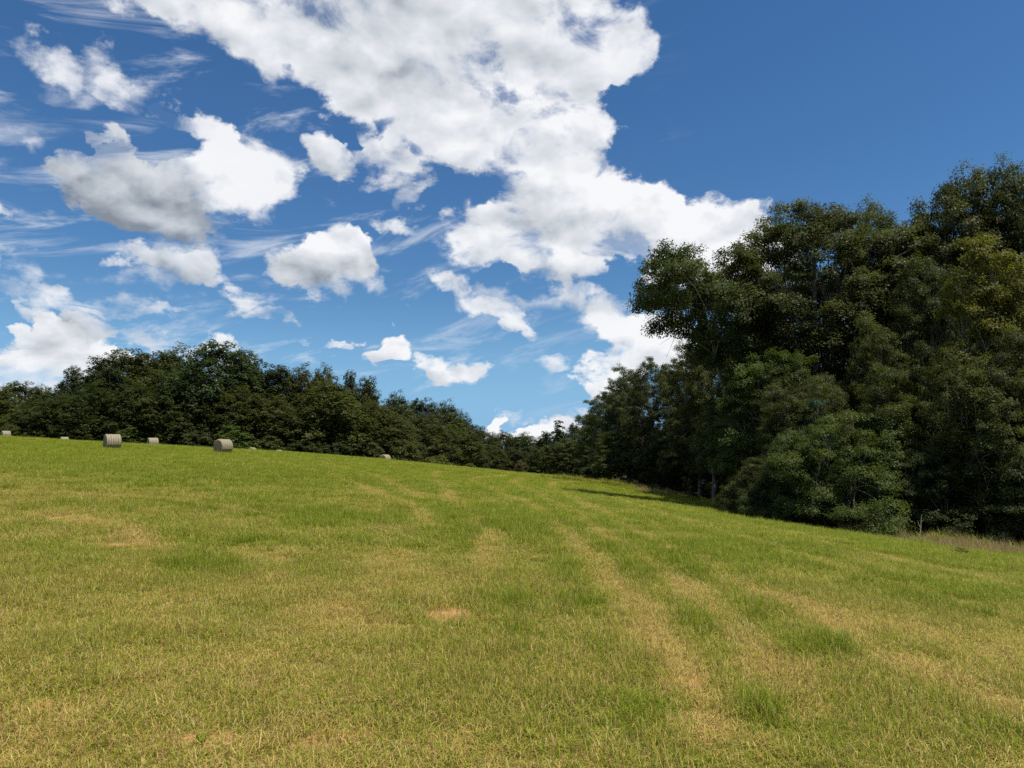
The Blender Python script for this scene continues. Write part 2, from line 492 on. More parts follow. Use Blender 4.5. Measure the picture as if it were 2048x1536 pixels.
TP = []
for px, py, Y in ((0, 874, 95), (128, 882, 95), (223, 889, 95), (305, 892.5, 95), (446, 900, 95), (600, 908, 95), (770, 920.5, 95),
                  (850, 929, 95), (1000, 944, 92), (1050, 950, 90), (1150, 958, 86), (1200, 964, 82),
                  (223, 898, 66), (446, 906, 71), (2048, 1108, 31), (1700, 1066, 35), (1430, 1022, 48), (1170, 980, 63), (1300, 988, 70),
                  (11, 877, 128), (128, 888.5, 135), (504, 908.5, 145), (557, 912.5, 152), (770, 926.5, 112), (1050, 953, 150), (1000, 950, 220), (305, 895.5, 100)):
    p = at(px, py, Y); TP.append((p.x, p.y, p.z))
TP += [(0, 0, 0), (0, 5, 0), (-4, 5, .1), (4, 5, -.2), (-9, 12, .3), (0, 12, -.05), (9, 12, -.85), (-30, 40, 1.35), (-15, 40, .7), (0, 40, -.65), (0, 20, -.18),
       (50, 40, -5.5), (45, 10, -5), (40, -20, -4), (35, 90, -4.5), (30, 150, -5), (-70, 180, 1.2), (-130, 110, 4.2), (-40, -20, 1), (0, -30, 0), (-80, 40, 3),
       (60, 200, -6), (0, 260, -6), (-120, 220, 1)]
_tps = thin(TP)


def height(x, y):
    x = np.asarray(x, float); y = np.asarray(y, float)
    r = np.hypot(x, y - 80)
    far = sstep(r, 170, 330)
    xs, ys = np.clip(x, -260, 260), np.clip(y, -120, 330)
    z = _tps(xs, ys)
    z = z * (1 - far) + (-6.0) * far
    return z + (fbm(x * .9, y * .9, 3, 40) - .5) * .07 * sstep(60 - r, -40, 40) + (fbm(x * .12, y * .12, 2, 44) - .5) * .12 * (1 - far)


def hgt(x, y):
    return float(height(np.array([x]), np.array([y]))[0])


def ground_at(px, py):
    """where the line of sight through a pixel meets the ground"""
    d = pix_dir(px, py)
    t = np.linspace(2, 140, 2800)
    z = EYE + d.z * t - height(d.x * t, d.y * t)
    k = np.argmax(z < 0)
    return (d.x * t[k], d.y * t[k]) if z[k] < 0 else None


# forest edge as x of the right-hand tree line against depth
def edge_x(y):
    return np.interp(y, [-60, 0, 20, 31, 36, 46, 54, 66, 76, 85, 100, 150, 210, 260], [29, 27, 25, 22.4, 18.4, 15.8, 18.6, 20, 17.6, 16.5, 16.5, 15.5, 8, -6])


# left wood edge as y against x
def edge_y(x):
    return np.interp(x, [-140, -80, -60, -40, -25, -12, 0, 10], [143, 149, 153, 163, 185, 225, 270, 285])


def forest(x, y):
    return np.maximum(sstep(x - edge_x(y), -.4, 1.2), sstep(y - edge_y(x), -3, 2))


# spots of the field read off the photograph: px, py, half width, half height (pixels), value
DRY_SPOTS = [(240, 1090, 110, 26, .35), (530, 1112, 95, 22, .3), (100, 1032, 90, 12, .3), (70, 988, 90, 10, .25), (690, 1225, 120, 45, .4),
             (760, 1120, 150, 40, .22), (870, 1170, 90, 40, .28), (450, 1490, 260, 60, .35), (1380, 1370, 60, 28, .5), (1510, 1350, 50, 24, .3),
             (1650, 1240, 70, 22, .42), (1830, 1345, 190, 26, .34), (230, 1240, 150, 45, .2), (640, 1400, 200, 70, .25), (380, 1330, 160, 45, .22),
             (1060, 1400, 200, 60, .14), (1080, 1130, 120, 22, .2), (1250, 1230, 120, 30, .2), (1400, 1480, 160, 40, .2), (620, 1060, 160, 14, .2),
             (1540, 1160, 120, 10, .2), (1750, 1270, 160, 14, .15), (120, 1460, 160, 60, .2), (900, 1480, 200, 40, .18), (300, 1000, 200, 14, .15)]
LUSH_SPOTS = [(390, 1130, 110, 28, .45), (650, 1145, 90, 26, .5), (1010, 1215, 80, 36, .5), (1190, 1215, 80, 30, .45), (620, 1045, 160, 20, .3), (330, 1090, 60, 20, .3),
              (1500, 1100, 240, 22, .25), (1450, 1230, 140, 36, .3), (1700, 1290, 120, 30, .3), (180, 1260, 110, 50, .25), (1300, 1430, 200, 50, .2), (90, 1010, 120, 16, .25),
              (1560, 1420, 160, 40, .25), (1000, 1040, 160, 22, .3), (1900, 1480, 130, 40, .35), (800, 1215, 40, 26, .4), (920, 1300, 130, 40, .15), (1860, 1190, 160, 20, .25)]
BARE_SPOTS = [(898, 1230, 62, 19, 1.0), (1385, 1372, 46, 22, .95), (680, 1218, 34, 14, .7), (1648, 1243, 30, 10, .7), (215, 1092, 50, 11, .8), (560, 1118, 36, 8, .6),
              (110, 1034, 26, 7, .8), (100, 1420, 60, 22, .85), (430, 1480, 110, 24, .8), (620, 1405, 50, 14, .7), (830, 1500, 60, 16, .7), (660, 1480, 90, 20, .8), (70, 986, 30, 5, .4), (1520, 1350, 16, 14, .4)]


def world_spots(L):
    r = []
    for px, py, a, b, v in L:
        c = ground_at(px, py); e = ground_at(px + a, py); n = ground_at(px, py - b); s = ground_at(px, min(py + b, 1640))
        if not (c and e and n and s):
            continue
        ax = np.array([e[0] - c[0], e[1] - c[1]]); ay = np.array([(n[0] - s[0]) / 2, (n[1] - s[1]) / 2])
        r.append((np.array(c), np.linalg.inv(np.stack([ax, ay], 1)), v))
    return r


W_DRY, W_LUSH, W_BARE = world_spots(DRY_SPOTS), world_spots(LUSH_SPOTS), world_spots(BARE_SPOTS)


def spots(x, y, W, rag=.9):
    tot = np.zeros_like(x)
    wob = (fbm(x * 1.9, y * 1.9, 5, 70, .65) - .5) * rag * 2.2 + (fbm(x * .5, y * .5, 2, 76) - .5) * rag
    for c, M, v in W:
        dx, dy = x - c[0], y - c[1]
        q = np.hypot(M[0, 0] * dx + M[0, 1] * dy, M[1, 0] * dx + M[1, 1] * dy)
        tot = tot + v * sstep(1.25 - q + wob, 0, .9)
    return tot


def swath(x, y):
    """distance to the spine the mower went round, so the windrows run out, turn and come back"""
    xx = x + .0009 * (y - 5) ** 2 * .35 + (vnoise(x * .05, y * .05, 90) - .5) * 1.0
    d = np.where(y > 70, np.hypot(xx - 12, (y - 70) * 1.0), np.abs(xx - 12))
    return d


# pale windrow lines left by the mower, as they run in the photograph
TRACKS = [[(1005, 951), (950, 957), (936, 962), (975, 977), (1040, 1004), (1105, 1048), (1165, 1105), (1230, 1190), (1290, 1270), (1350, 1350), (1430, 1470)],
          [(1150, 964), (1106, 966), (1090, 973), (1120, 988), (1180, 1018), (1330, 1096), (1500, 1178), (1640, 1240), (1830, 1340), (2040, 1440)],
          [(880, 944), (862, 950), (880, 975), (925, 1020), (965, 1075), (985, 1140)],
          [(1050, 957), (1020, 966), (1060, 985), (1130, 1022), (1240, 1090), (1340, 1170), (1470, 1290), (1600, 1420)],
          [(1180, 985), (1290, 1020), (1500, 1085), (1760, 1165), (2060, 1255)], [(1270, 1005), (1480, 1052), (1750, 1112), (2080, 1190)],
          [(505, 913), (600, 936), (700, 966), (800, 1004), (880, 1062)], [(640, 925), (760, 958), (850, 1000)],
          [(-20, 1026), (120, 1034), (260, 1062), (330, 1100)], [(-20, 985), (140, 988), (330, 1000), (520, 1030)], [(1380, 1030), (1600, 1072), (1830, 1115), (2080, 1160)]]


def track_lines():
    r = []
    for T in TRACKS:
        g_ = [ground_at(*p) for p in T]
        W = np.array([p for p in g_ if p])
        t = np.arange(len(W)); tt = np.linspace(0, len(W) - 1, (len(W) - 1) * 5 + 1)
        r.append(np.stack([np.interp(tt, t, W[:, 0]), np.interp(tt, t, W[:, 1])], 1))
    return r


TRK = track_lines()


def tracks(x, y):
    xx = x + (fbm(x * .6, y * .6, 2, 95) - .5) * .5
    best = np.full(len(x), 99.0)
    for W in TRK:
        for a, b in zip(W[:-1], W[1:]):
            d = b - a; L2 = d @ d + 1e-9
            k = np.clip(((xx - a[0]) * d[0] + (y - a[1]) * d[1]) / L2, 0, 1)
            best = np.minimum(best, np.hypot(xx - a[0] - k * d[0], y - a[1] - k * d[1]))
    wdt = .125 + .0035 * y
    line = 1 - sstep(best, wdt * .4, wdt * 1.9)
    side = (1 - sstep(np.abs(best - wdt * 3.2), 0, wdt * 1.6)) * .5
    return line * (.62 + .55 * fbm(x * .5, y * .35, 3, 97)), side


def dryness(x, y):
    s = swath(x, y)
    ph = s / 2.9 + .2
    row = np.abs((ph % 1) - .5) * 2
    streak = sstep(row, .55, 1.0) * (.55 + .45 * vnoise(x * .3, y * .12, 31))
    row2 = np.abs(((s / 1.45 + .35) % 1) - .5) * 2
    streak2 = sstep(row2, .7, 1.0) * vnoise(x * .25 + 9, y * .1, 33)
    f = fbm(x * .22, y * .16, 4, 50)
    f2 = fbm(x * 1.1, y * .9, 3, 55)
    left = sstep(4 - x, 0, 14) * sstep(30 - y, 0, 22)
    near = sstep(11 - y, 0, 7)
    ln, sd_ = tracks(x, y)
    d = .15 + .55 * (f - .5) + .60 * (f2 - .5) + .10 * streak + .06 * streak2 + .32 * left + .25 * near + .50 * ln - .24 * sd_
    d = d - .15 * sstep(y, 9, 40)
    d = d + .62 * spots(x, y, W_DRY) - .6 * spots(x, y, W_LUSH)
    return np.clip(d, 0, 1)


def ground_mat():
    m, t = new_mat('meadow_soil')
    g = nd(t, 'ShaderNodeNewGeometry')
    P = g.outputs['Position']
    dry, bare, fo_ = attr(t, 'dry').outputs['Fac'], attr(t, 'bare').outputs['Fac'], attr(t, 'forest').outputs['Fac']
    nA = noise(t, P, 2.2, 6, .65).outputs[0]; nB = noise(t, P, 34, 4, .7).outputs[0]; nC = noise(t, P, 9, 5, .65).outputs[0]
    d2 = mth(t, 'ADD', dry, mth(t, 'MULTIPLY', mth(t, 'SUBTRACT', nC, .5), .9))
    base = mixc(t, mapr(t, d2, .15, .75), (.17, .21, .022), (.36, .26, .075))
    base = mixc(t, mapr(t, nB, .35, .65), vmt(t, 'SCALE', base), base)
    sc_ = [n for n in t.nodes if n.type == 'VECT_MATH'][-1]; sc_.inputs['Scale'].default_value = .55
    clay = mixc(t, nB, (.42, .20, .075), (.58, .34, .15))
    c = mixc(t, mapr(t, mth(t, 'ADD', bare, mth(t, 'MULTIPLY', mth(t, 'SUBTRACT', nC, .5), .7)), .3, .6), base, clay)
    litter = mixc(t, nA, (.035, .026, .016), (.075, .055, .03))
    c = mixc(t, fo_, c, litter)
    b = nd(t, 'ShaderNodeBsdfPrincipled'); t.links.new(c, b.inputs['Base Color']); b.inputs['Roughness'].default_value = .95
    b.inputs['Specular IOR Level'].default_value = .1
    bp = nd(t, 'ShaderNodeBump'); bp.inputs['Distance'].default_value = .05; bp.inputs['Strength'].default_value = .8
    t.links.new(nB, bp.inputs['Height']); t.links.new(bp.outputs[0], b.inputs['Normal'])
    out(t, b.outputs[0])
    return m


def build_ground():
    nx, ny = 300, 360
    u = np.linspace(-1, 1, nx); v = np.linspace(-1, 1, ny)
    X = 3000 * np.sinh(8 * u) / math.sinh(8); Yv = 6 + 3000 * np.sinh(8 * v) / math.sinh(8)
    xx, yy = np.meshgrid(X, Yv)
    x, y = xx.ravel(), yy.ravel()
    z = height(x, y)
    i = (np.arange(ny - 1)[:, None] * nx + np.arange(nx - 1)[None]).ravel()
    q = np.stack([i, i + 1, i + 1 + nx, i + nx], 1)
    near = np.hypot(x, y) < 160
    dry = np.full(len(x), .3); bare = np.zeros(len(x))
    dry[near] = dryness(x[near], y[near]); bare[near] = spots(x[near], y[near], W_BARE, .3)
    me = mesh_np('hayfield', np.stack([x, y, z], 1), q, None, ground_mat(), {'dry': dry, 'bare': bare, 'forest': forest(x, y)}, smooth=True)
    o = link('hayfield', me)
    tag(o, 'mown hayfield sloping down to the right with dry and green patches', kind='structure')


build_ground()


# ------------------------------------------------------------------ grass
def grass_mat(name='grass_blade', straw=None):
    m, t = new_mat(name)
    rnd = attr(t, 'rnd').outputs['Fac']; hh = attr(t, 'along').outputs['Fac']
    dry = attr(t, 'dry', 'INSTANCER').outputs['Fac']; irn = attr(t, 'irnd', 'INSTANCER').outputs['Fac']
    r2 = mth(t, 'FRACT', mth(t, 'ADD', mth(t, 'MULTIPLY', rnd, 7.31), mth(t, 'MULTIPLY', irn, 3.7)))
    green = mixc(t, r2, (.094, .155, .007), (.35, .385, .024))
    if straw is None:
        st = mixc(t, r2, (.41, .29, .07), (.68, .54, .155))
        st = mixc(t, mth(t, 'LESS_THAN', r2, .22), st, (.34, .185, .085))
    else:
        st = mixc(t, r2, *straw)
    isd = mth(t, 'LESS_THAN', rnd, mth(t, 'ADD', dry, mth(t, 'MULTIPLY', mth(t, 'SUBTRACT', irn, .5), .25)))
    c = mixc(t, isd, green, st)
    c = mixc(t, mth(t, 'MULTIPLY', mapr(t, hh, .7, 1.0), .45), c, (.50, .44, .11))
    d = nd(t, 'ShaderNodeBsdfDiffuse'); t.links.new(c, d.inputs[0])
    tr = nd(t, 'ShaderNodeBsdfTranslucent'); t.links.new(c, tr.inputs[0])
    gl = nd(t, 'ShaderNodeBsdfGlossy'); gl.inputs['Roughness'].default_value = .45; gl.inputs[0].default_value = (.8, .8, .8, 1)
    mx = nd(t, 'ShaderNodeMixShader'); mx.inputs[0].default_value = .38
    t.links.new(d.outputs[0], mx.inputs[1]); t.links.new(tr.outputs[0], mx.inputs[2])
    m2 = nd(t, 'ShaderNodeMixShader'); m2.inputs[0].default_value = .015
    t.links.new(mx.outputs[0], m2.inputs[1]); t.links.new(gl.outputs[0], m2.inputs[2])
    out(t, m2.outputs[0])
    return m


def tuft_mesh(name, n, rad, h, lean, width, mat, flat=0.0, seed=0, droop=.5):
    g = np.random.default_rng(seed)
    r = rad * np.sqrt(g.random(n)); a = g.random(n) * 2 * math.pi
    base = np.stack([r * np.cos(a), r * np.sin(a), np.zeros(n) - .01], 1)
    hd = g.random(n) * 2 * math.pi
    ln = np.abs(g.normal(0, lean, n))
    isflat = g.random(n) < flat
    ln = np.where(isflat, 1.25 + .25 * g.random(n), ln)
    L = h * (.45 + .75 * g.random(n)) * np.where(isflat, .9, 1)
    w = width * (.7 + .6 * g.random(n))
    side = np.stack([-np.sin(hd), np.cos(hd), np.zeros(n)], 1)
    tw = g.normal(0, .5, n)
    V = []
    ts = [0, .4, .75, 1.0]
    for i, t_ in enumerate(ts):
        # angle from vertical grows along the blade
        ang = ln * t_ ** .6 + droop * t_ * t_ * g.random(n)
        hor = L * t_ * np.sin(ang); ver = L * t_ * np.cos(ang)
        ver = np.where(isflat, np.abs(ver) + .012 + .03 * g.random(n), ver)
        c = base + np.stack([hor * np.cos(hd), hor * np.sin(hd), ver], 1)
        sd = side * np.cos(tw * t_)[:, None] + np.array([0, 0, 1.0]) * (np.sin(tw * t_) * .5)[:, None]
        ww = w * (1, .95, .62, .05)[i] * .5
        V += [c - sd * ww[:, None], c + sd * ww[:, None]]
    V = np.stack(V, 1)                                   # n, 8, 3
    q = []
    for k in range(3):
        q.append(np.array([2 * k, 2 * k + 1, 2 * k + 3, 2 * k + 2]))
    q = (np.stack(q)[None] + (np.arange(n) * 8)[:, None, None]).reshape(-1, 4)
    rn = np.repeat(g.random(n), 8); al = np.tile(np.repeat(ts, 2), n)
    return mesh_np(name, V.reshape(-1, 3), q, None, mat, {'rnd': rn, 'along': al})


def scatter(name, label, pts, rot, scl, idx, dry, protos, mat_names=None):
    """one object whose geometry nodes set a tuft on each of its points"""
    me = bpy.data.meshes.new(name)
    me.vertices.add(len(pts)); me.vertices.foreach_set('co', np.asarray(pts, np.float32).ravel())
    for nme, ty, val in (('rot', 'FLOAT_VECTOR', rot), ('scl', 'FLOAT_VECTOR', scl), ('idx', 'INT', idx), ('dry', 'FLOAT', dry), ('irnd', 'FLOAT', rng.random(len(pts)))):
        a_ = me.attributes.new(nme, ty, 'POINT')
        a_.data.foreach_set('vector' if ty == 'FLOAT_VECTOR' else 'value', np.asarray(val, np.int32 if ty == 'INT' else np.float32).ravel())
    o = link(name, me)
    tag(o, label, kind='stuff')
    coll = bpy.data.collections.new(name + '_tufts')
    for i, p in enumerate(protos):
        po = bpy.data.objects.new('%s_tuft_%02d' % (name, i), p); coll.objects.link(po)
    g = bpy.data.node_groups.new(name + '_nodes', 'GeometryNodeTree')
    g.interface.new_socket('Geometry', in_out='INPUT', socket_type='NodeSocketGeometry')
    g.interface.new_socket('Geometry', in_out='OUTPUT', socket_type='NodeSocketGeometry')
    gi, go = nd(g, 'NodeGroupInput'), nd(g, 'NodeGroupOutput')
    ci = nd(g, 'GeometryNodeCollectionInfo'); ci.inputs[0].default_value = coll
    ci.inputs['Separate Children'].default_value = True; ci.inputs['Reset Children'].default_value = True
    ip = nd(g, 'GeometryNodeInstanceOnPoints'); ip.inputs['Pick Instance'].default_value = True

    def na(n_, ty):
        a_ = nd(g, 'GeometryNodeInputNamedAttribute', data_type=ty); a_.inputs['Name'].default_value = n_
        return a_.outputs[0]
    er = nd(g, 'FunctionNodeEulerToRotation')
    g.links.new(na('rot', 'FLOAT_VECTOR'), er.inputs[0])
    g.links.new(gi.outputs[0], ip.inputs['Points']); g.links.new(ci.outputs[0], ip.inputs['Instance'])
    g.links.new(na('idx', 'INT'), ip.inputs['Instance Index']); g.links.new(er.outputs[0], ip.inputs['Rotation'])
    g.links.new(na('scl', 'FLOAT_VECTOR'), ip.inputs['Scale'])
    g.links.new(ip.outputs[0], go.inputs[0])
    md = o.modifiers.new('scatter', 'NODES'); md.node_group = g
    return o


GM = grass_mat()
G_PROTOS = [tuft_mesh('tuft', 110, .16, .115, .35, .0034, GM, .25, 1, .8), tuft_mesh('tuft', 110, .17, .10, .5, .0032, GM, .4, 2, .9),
            tuft_mesh('tuft', 95, .15, .14, .30, .0036, GM, .12, 3, .7), tuft_mesh('tuft', 120, .18, .085, .6, .0032, GM, .6, 4, .9),
            tuft_mesh('tuft', 130, .18, .075, .7, .0032, GM, .85, 5, .9), tuft_mesh('tuft', 80, .14, .165, .28, .0036, GM, .08, 6, .7),
            tuft_mesh('tuft', 110, .17, .11, .45, .0034, GM, .3, 7, .9), tuft_mesh('tuft', 110, .16, .095, .55, .0032, GM, .5, 8, 1.0)]


def build_grass():
    bands = [(1.6, 6, 105, 1.0), (6, 10, 85, 1.05), (10, 18, 42, 1.45), (18, 32, 20, 2.0), (32, 60, 9, 2.9), (60, 104, 4.2, 4.0)]
    P, S, D, I = [], [], [], []
    for y0, y1, den, sc_ in bands:
        area = .86 * (y1 ** 2 - y0 ** 2) + 2 * (y1 - y0)
        n = int(area * den)
        y = np.sqrt(y0 ** 2 + rng.random(n) * (y1 ** 2 - y0 ** 2))
        x = (rng.random(n) * 2 - 1) * (.86 * y + 1.0)
        keep = (forest(x, y) < .5 + .3 * rng.random(n))
        x, y = x[keep], y[keep]
        d = dryness(x, y); b = spots(x, y, W_BARE, .3)
        keep = rng.random(len(x)) > sstep(b, .2, .7) * .95
        x, y, d = x[keep], y[keep], d[keep]
        n = len(x)
        tall = .72 + .55 * fbm(x * .5, y * .5, 3, 20) + .9 * np.clip(.25 - d, 0, .25) - .35 * np.clip(d - .45, 0, .5)
        hz = tall * (1 + .22 * rng.normal(size=n)).clip(.5, 1.6) * (1 + .10 * (sc_ - 1))
        wide = sc_ * (.85 + .3 * rng.random(n))
        k = np.where(d > .5, rng.choice([1, 3, 4, 7, 6], n), np.where(d < .2, rng.choice([0, 2, 5, 6], n), rng.choice([0, 1, 3, 6, 7, 2], n)))
        P.append(np.stack([x, y, height(x, y)], 1)); S.append(np.stack([wide, wide, hz], 1)); D.append(d); I.append(k)
    P, S, D, I = np.concatenate(P), np.concatenate(S), np.concatenate(D), np.concatenate(I)
    n = len(P)
    rot = np.stack([rng.normal(0, .08, n), rng.normal(0, .08, n), rng.random(n) * 6.283], 1)
    scatter('grass', 'short mown hay grass, green mixed with straw, over the field', P, rot, S, I, D, G_PROTOS)
    # loose cut hay lying on top, and low broad weeds between the blades
    HM = grass_mat('cut_hay', ((.40, .29, .10), (.66, .54, .22)))
    HP = [tuft_mesh('cut_hay', 16, .20, .13, 1.3, .0026, HM, 1.0, 61 + q_, 1.2) for q_ in range(3)]
    m = 2600
    y = np.sqrt(2.5 + rng.random(m) * 330); x = (rng.random(m) * 2 - 1) * (.86 * y + .6)
    keep = rng.random(m) < .15 + 1.2 * dryness(x, y); x, y = x[keep], y[keep]; m = len(x)
    scatter('cut_hay', 'loose strands of cut hay lying on the stubble', np.stack([x, y, height(x, y) + .03], 1), np.stack([rng.normal(0, .1, m), rng.normal(0, .1, m), rng.random(m) * 6.28], 1),
            np.repeat(rng.uniform(.7, 1.3, m)[:, None], 3, 1), rng.integers(0, 3, m), np.ones(m), HP)
    WM = grass_mat('broad_weed')
    WP = [tuft_mesh('broad_weed', 13, .05, .11, .9, .026, WM, .2, 71 + q_, .8) for q_ in range(3)]
    m = 420
    y = np.sqrt(4 + rng.random(m) * 560); x = (rng.random(m) * 2 - 1) * (.86 * y + .6)
    keep = fbm(x * .5, y * .5, 3, 99) > .5; x, y = x[keep], y[keep]; m = len(x)
    scatter('broad_weeds', 'low broad-leaved weeds scattered in the mown grass', np.stack([x, y, height(x, y)], 1), np.stack([rng.normal(0, .1, m), rng.normal(0, .1, m), rng.random(m) * 6.28], 1),
            np.repeat(rng.uniform(.4, .85, m)[:, None], 3, 1), rng.integers(0, 3, m), np.full(m, -.2), WP)
    print('grass tufts', n)


build_grass()


# ------------------------------------------------------------------ trees
def leaf_mat():
    m, t = new_mat('leaf')
    oi = nd(t, 'ShaderNodeObjectInfo')
    rnd = attr(t, 'rnd').outputs['Fac']; cr = attr(t, 'clump').outputs['Fac']
    hs = nd(t, 'ShaderNodeHueSaturation')
    t.links.new(oi.outputs['Color'], hs.inputs['Color'])
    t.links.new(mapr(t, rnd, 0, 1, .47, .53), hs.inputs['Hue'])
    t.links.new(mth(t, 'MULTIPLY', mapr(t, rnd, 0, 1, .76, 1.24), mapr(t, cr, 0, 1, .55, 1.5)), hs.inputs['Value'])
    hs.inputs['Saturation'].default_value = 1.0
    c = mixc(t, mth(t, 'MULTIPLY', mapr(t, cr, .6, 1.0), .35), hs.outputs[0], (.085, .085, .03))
    b = nd(t, 'ShaderNodeBsdfPrincipled')
    t.links.new(c, b.inputs['Base Color']); b.inputs['Roughness'].default_value = .45
    b.inputs['Specular IOR Level'].default_value = .1
    tr = nd(t, 'ShaderNodeBsdfTranslucent')
    t.links.new(mixc(t, 1.0, c, (1.15, 1.2, .55), 'MULTIPLY'), tr.inputs[0])
    mx = nd(t, 'ShaderNodeMixShader'); mx.inputs[0].default_value = .40
    t.links.new(b.outputs[0], mx.inputs[1]); t.links.new(tr.outputs[0], mx.inputs[2])
    out(t, mx.outputs[0])
    return m


def bark_mat():
    m, t = new_mat('bark')
    tcn = nd(t, 'ShaderNodeTexCoord')
    v = vmt(t, 'MULTIPLY', tcn.outputs['Object'], (6, 6, 1.2))
    n = noise(t, v, 1.6, 6, .65).outputs[0]
    c = mixc(t, mapr(t, n, .3, .7), (.075, .06, .047), (.26, .23, .19))
    b = nd(t, 'ShaderNodeBsdfPrincipled'); t.links.new(c, b.inputs['Base Color']); b.inputs['Roughness'].default_value = .9
    bp = nd(t, 'ShaderNodeBump'); bp.inputs['Distance'].default_value = .06; t.links.new(n, bp.inputs['Height']); t.links.new(bp.outputs[0], b.inputs['Normal'])
    out(t, b.outputs[0])
    return m


LEAF, BARK = leaf_mat(), bark_mat()


def leaves(C, Nn, L, W, g):
    """a small folded leaf (two triangles) at every centre"""
    n = len(C)
    Nn = Nn / (np.linalg.norm(Nn, axis=1)[:, None] + 1e-9)
    T = g.normal(size=(n, 3)); T -= (T * Nn).sum(1)[:, None] * Nn; T /= np.linalg.norm(T, axis=1)[:, None] + 1e-9
    B = np.cross(Nn, T)
    s = (.65 + .7 * g.random(n))[:, None]
    fold = Nn * (W * .28) * s
    V = np.stack([C - T * L * .5 * s, C + B * W * .5 * s + fold + T * L * .08 * s, C + T * L * .5 * s, C - B * W * .5 * s + fold + T * L * .08 * s], 1)
    return V.reshape(-1, 3), (np.arange(n) * 4)[:, None] + np.arange(4)[None]


PROFILES = {
    'dome': lambda t: np.clip(t * 5 + .45, 0, 1) * np.sqrt(np.clip(1 - t ** 2.2, 0, 1)),
    'round': lambda t: np.sqrt(np.clip(1 - (2 * t - 1) ** 2, 0, 1)) * .97 + .03,
    'tall': lambda t: np.clip(t * 3.5 + .35, 0, 1) * np.clip(1 - t, 0, 1) ** .55,
    'cone': lambda t: np.clip(1.02 - t, 0, 1) ** .8 * np.clip(t * 6 + .4, 0, 1),
    'flat': lambda t: np.clip(t * 1.6 + .35, 0, 1) * np.sqrt(np.clip(1 - t ** 3.5, 0, 1)),
}


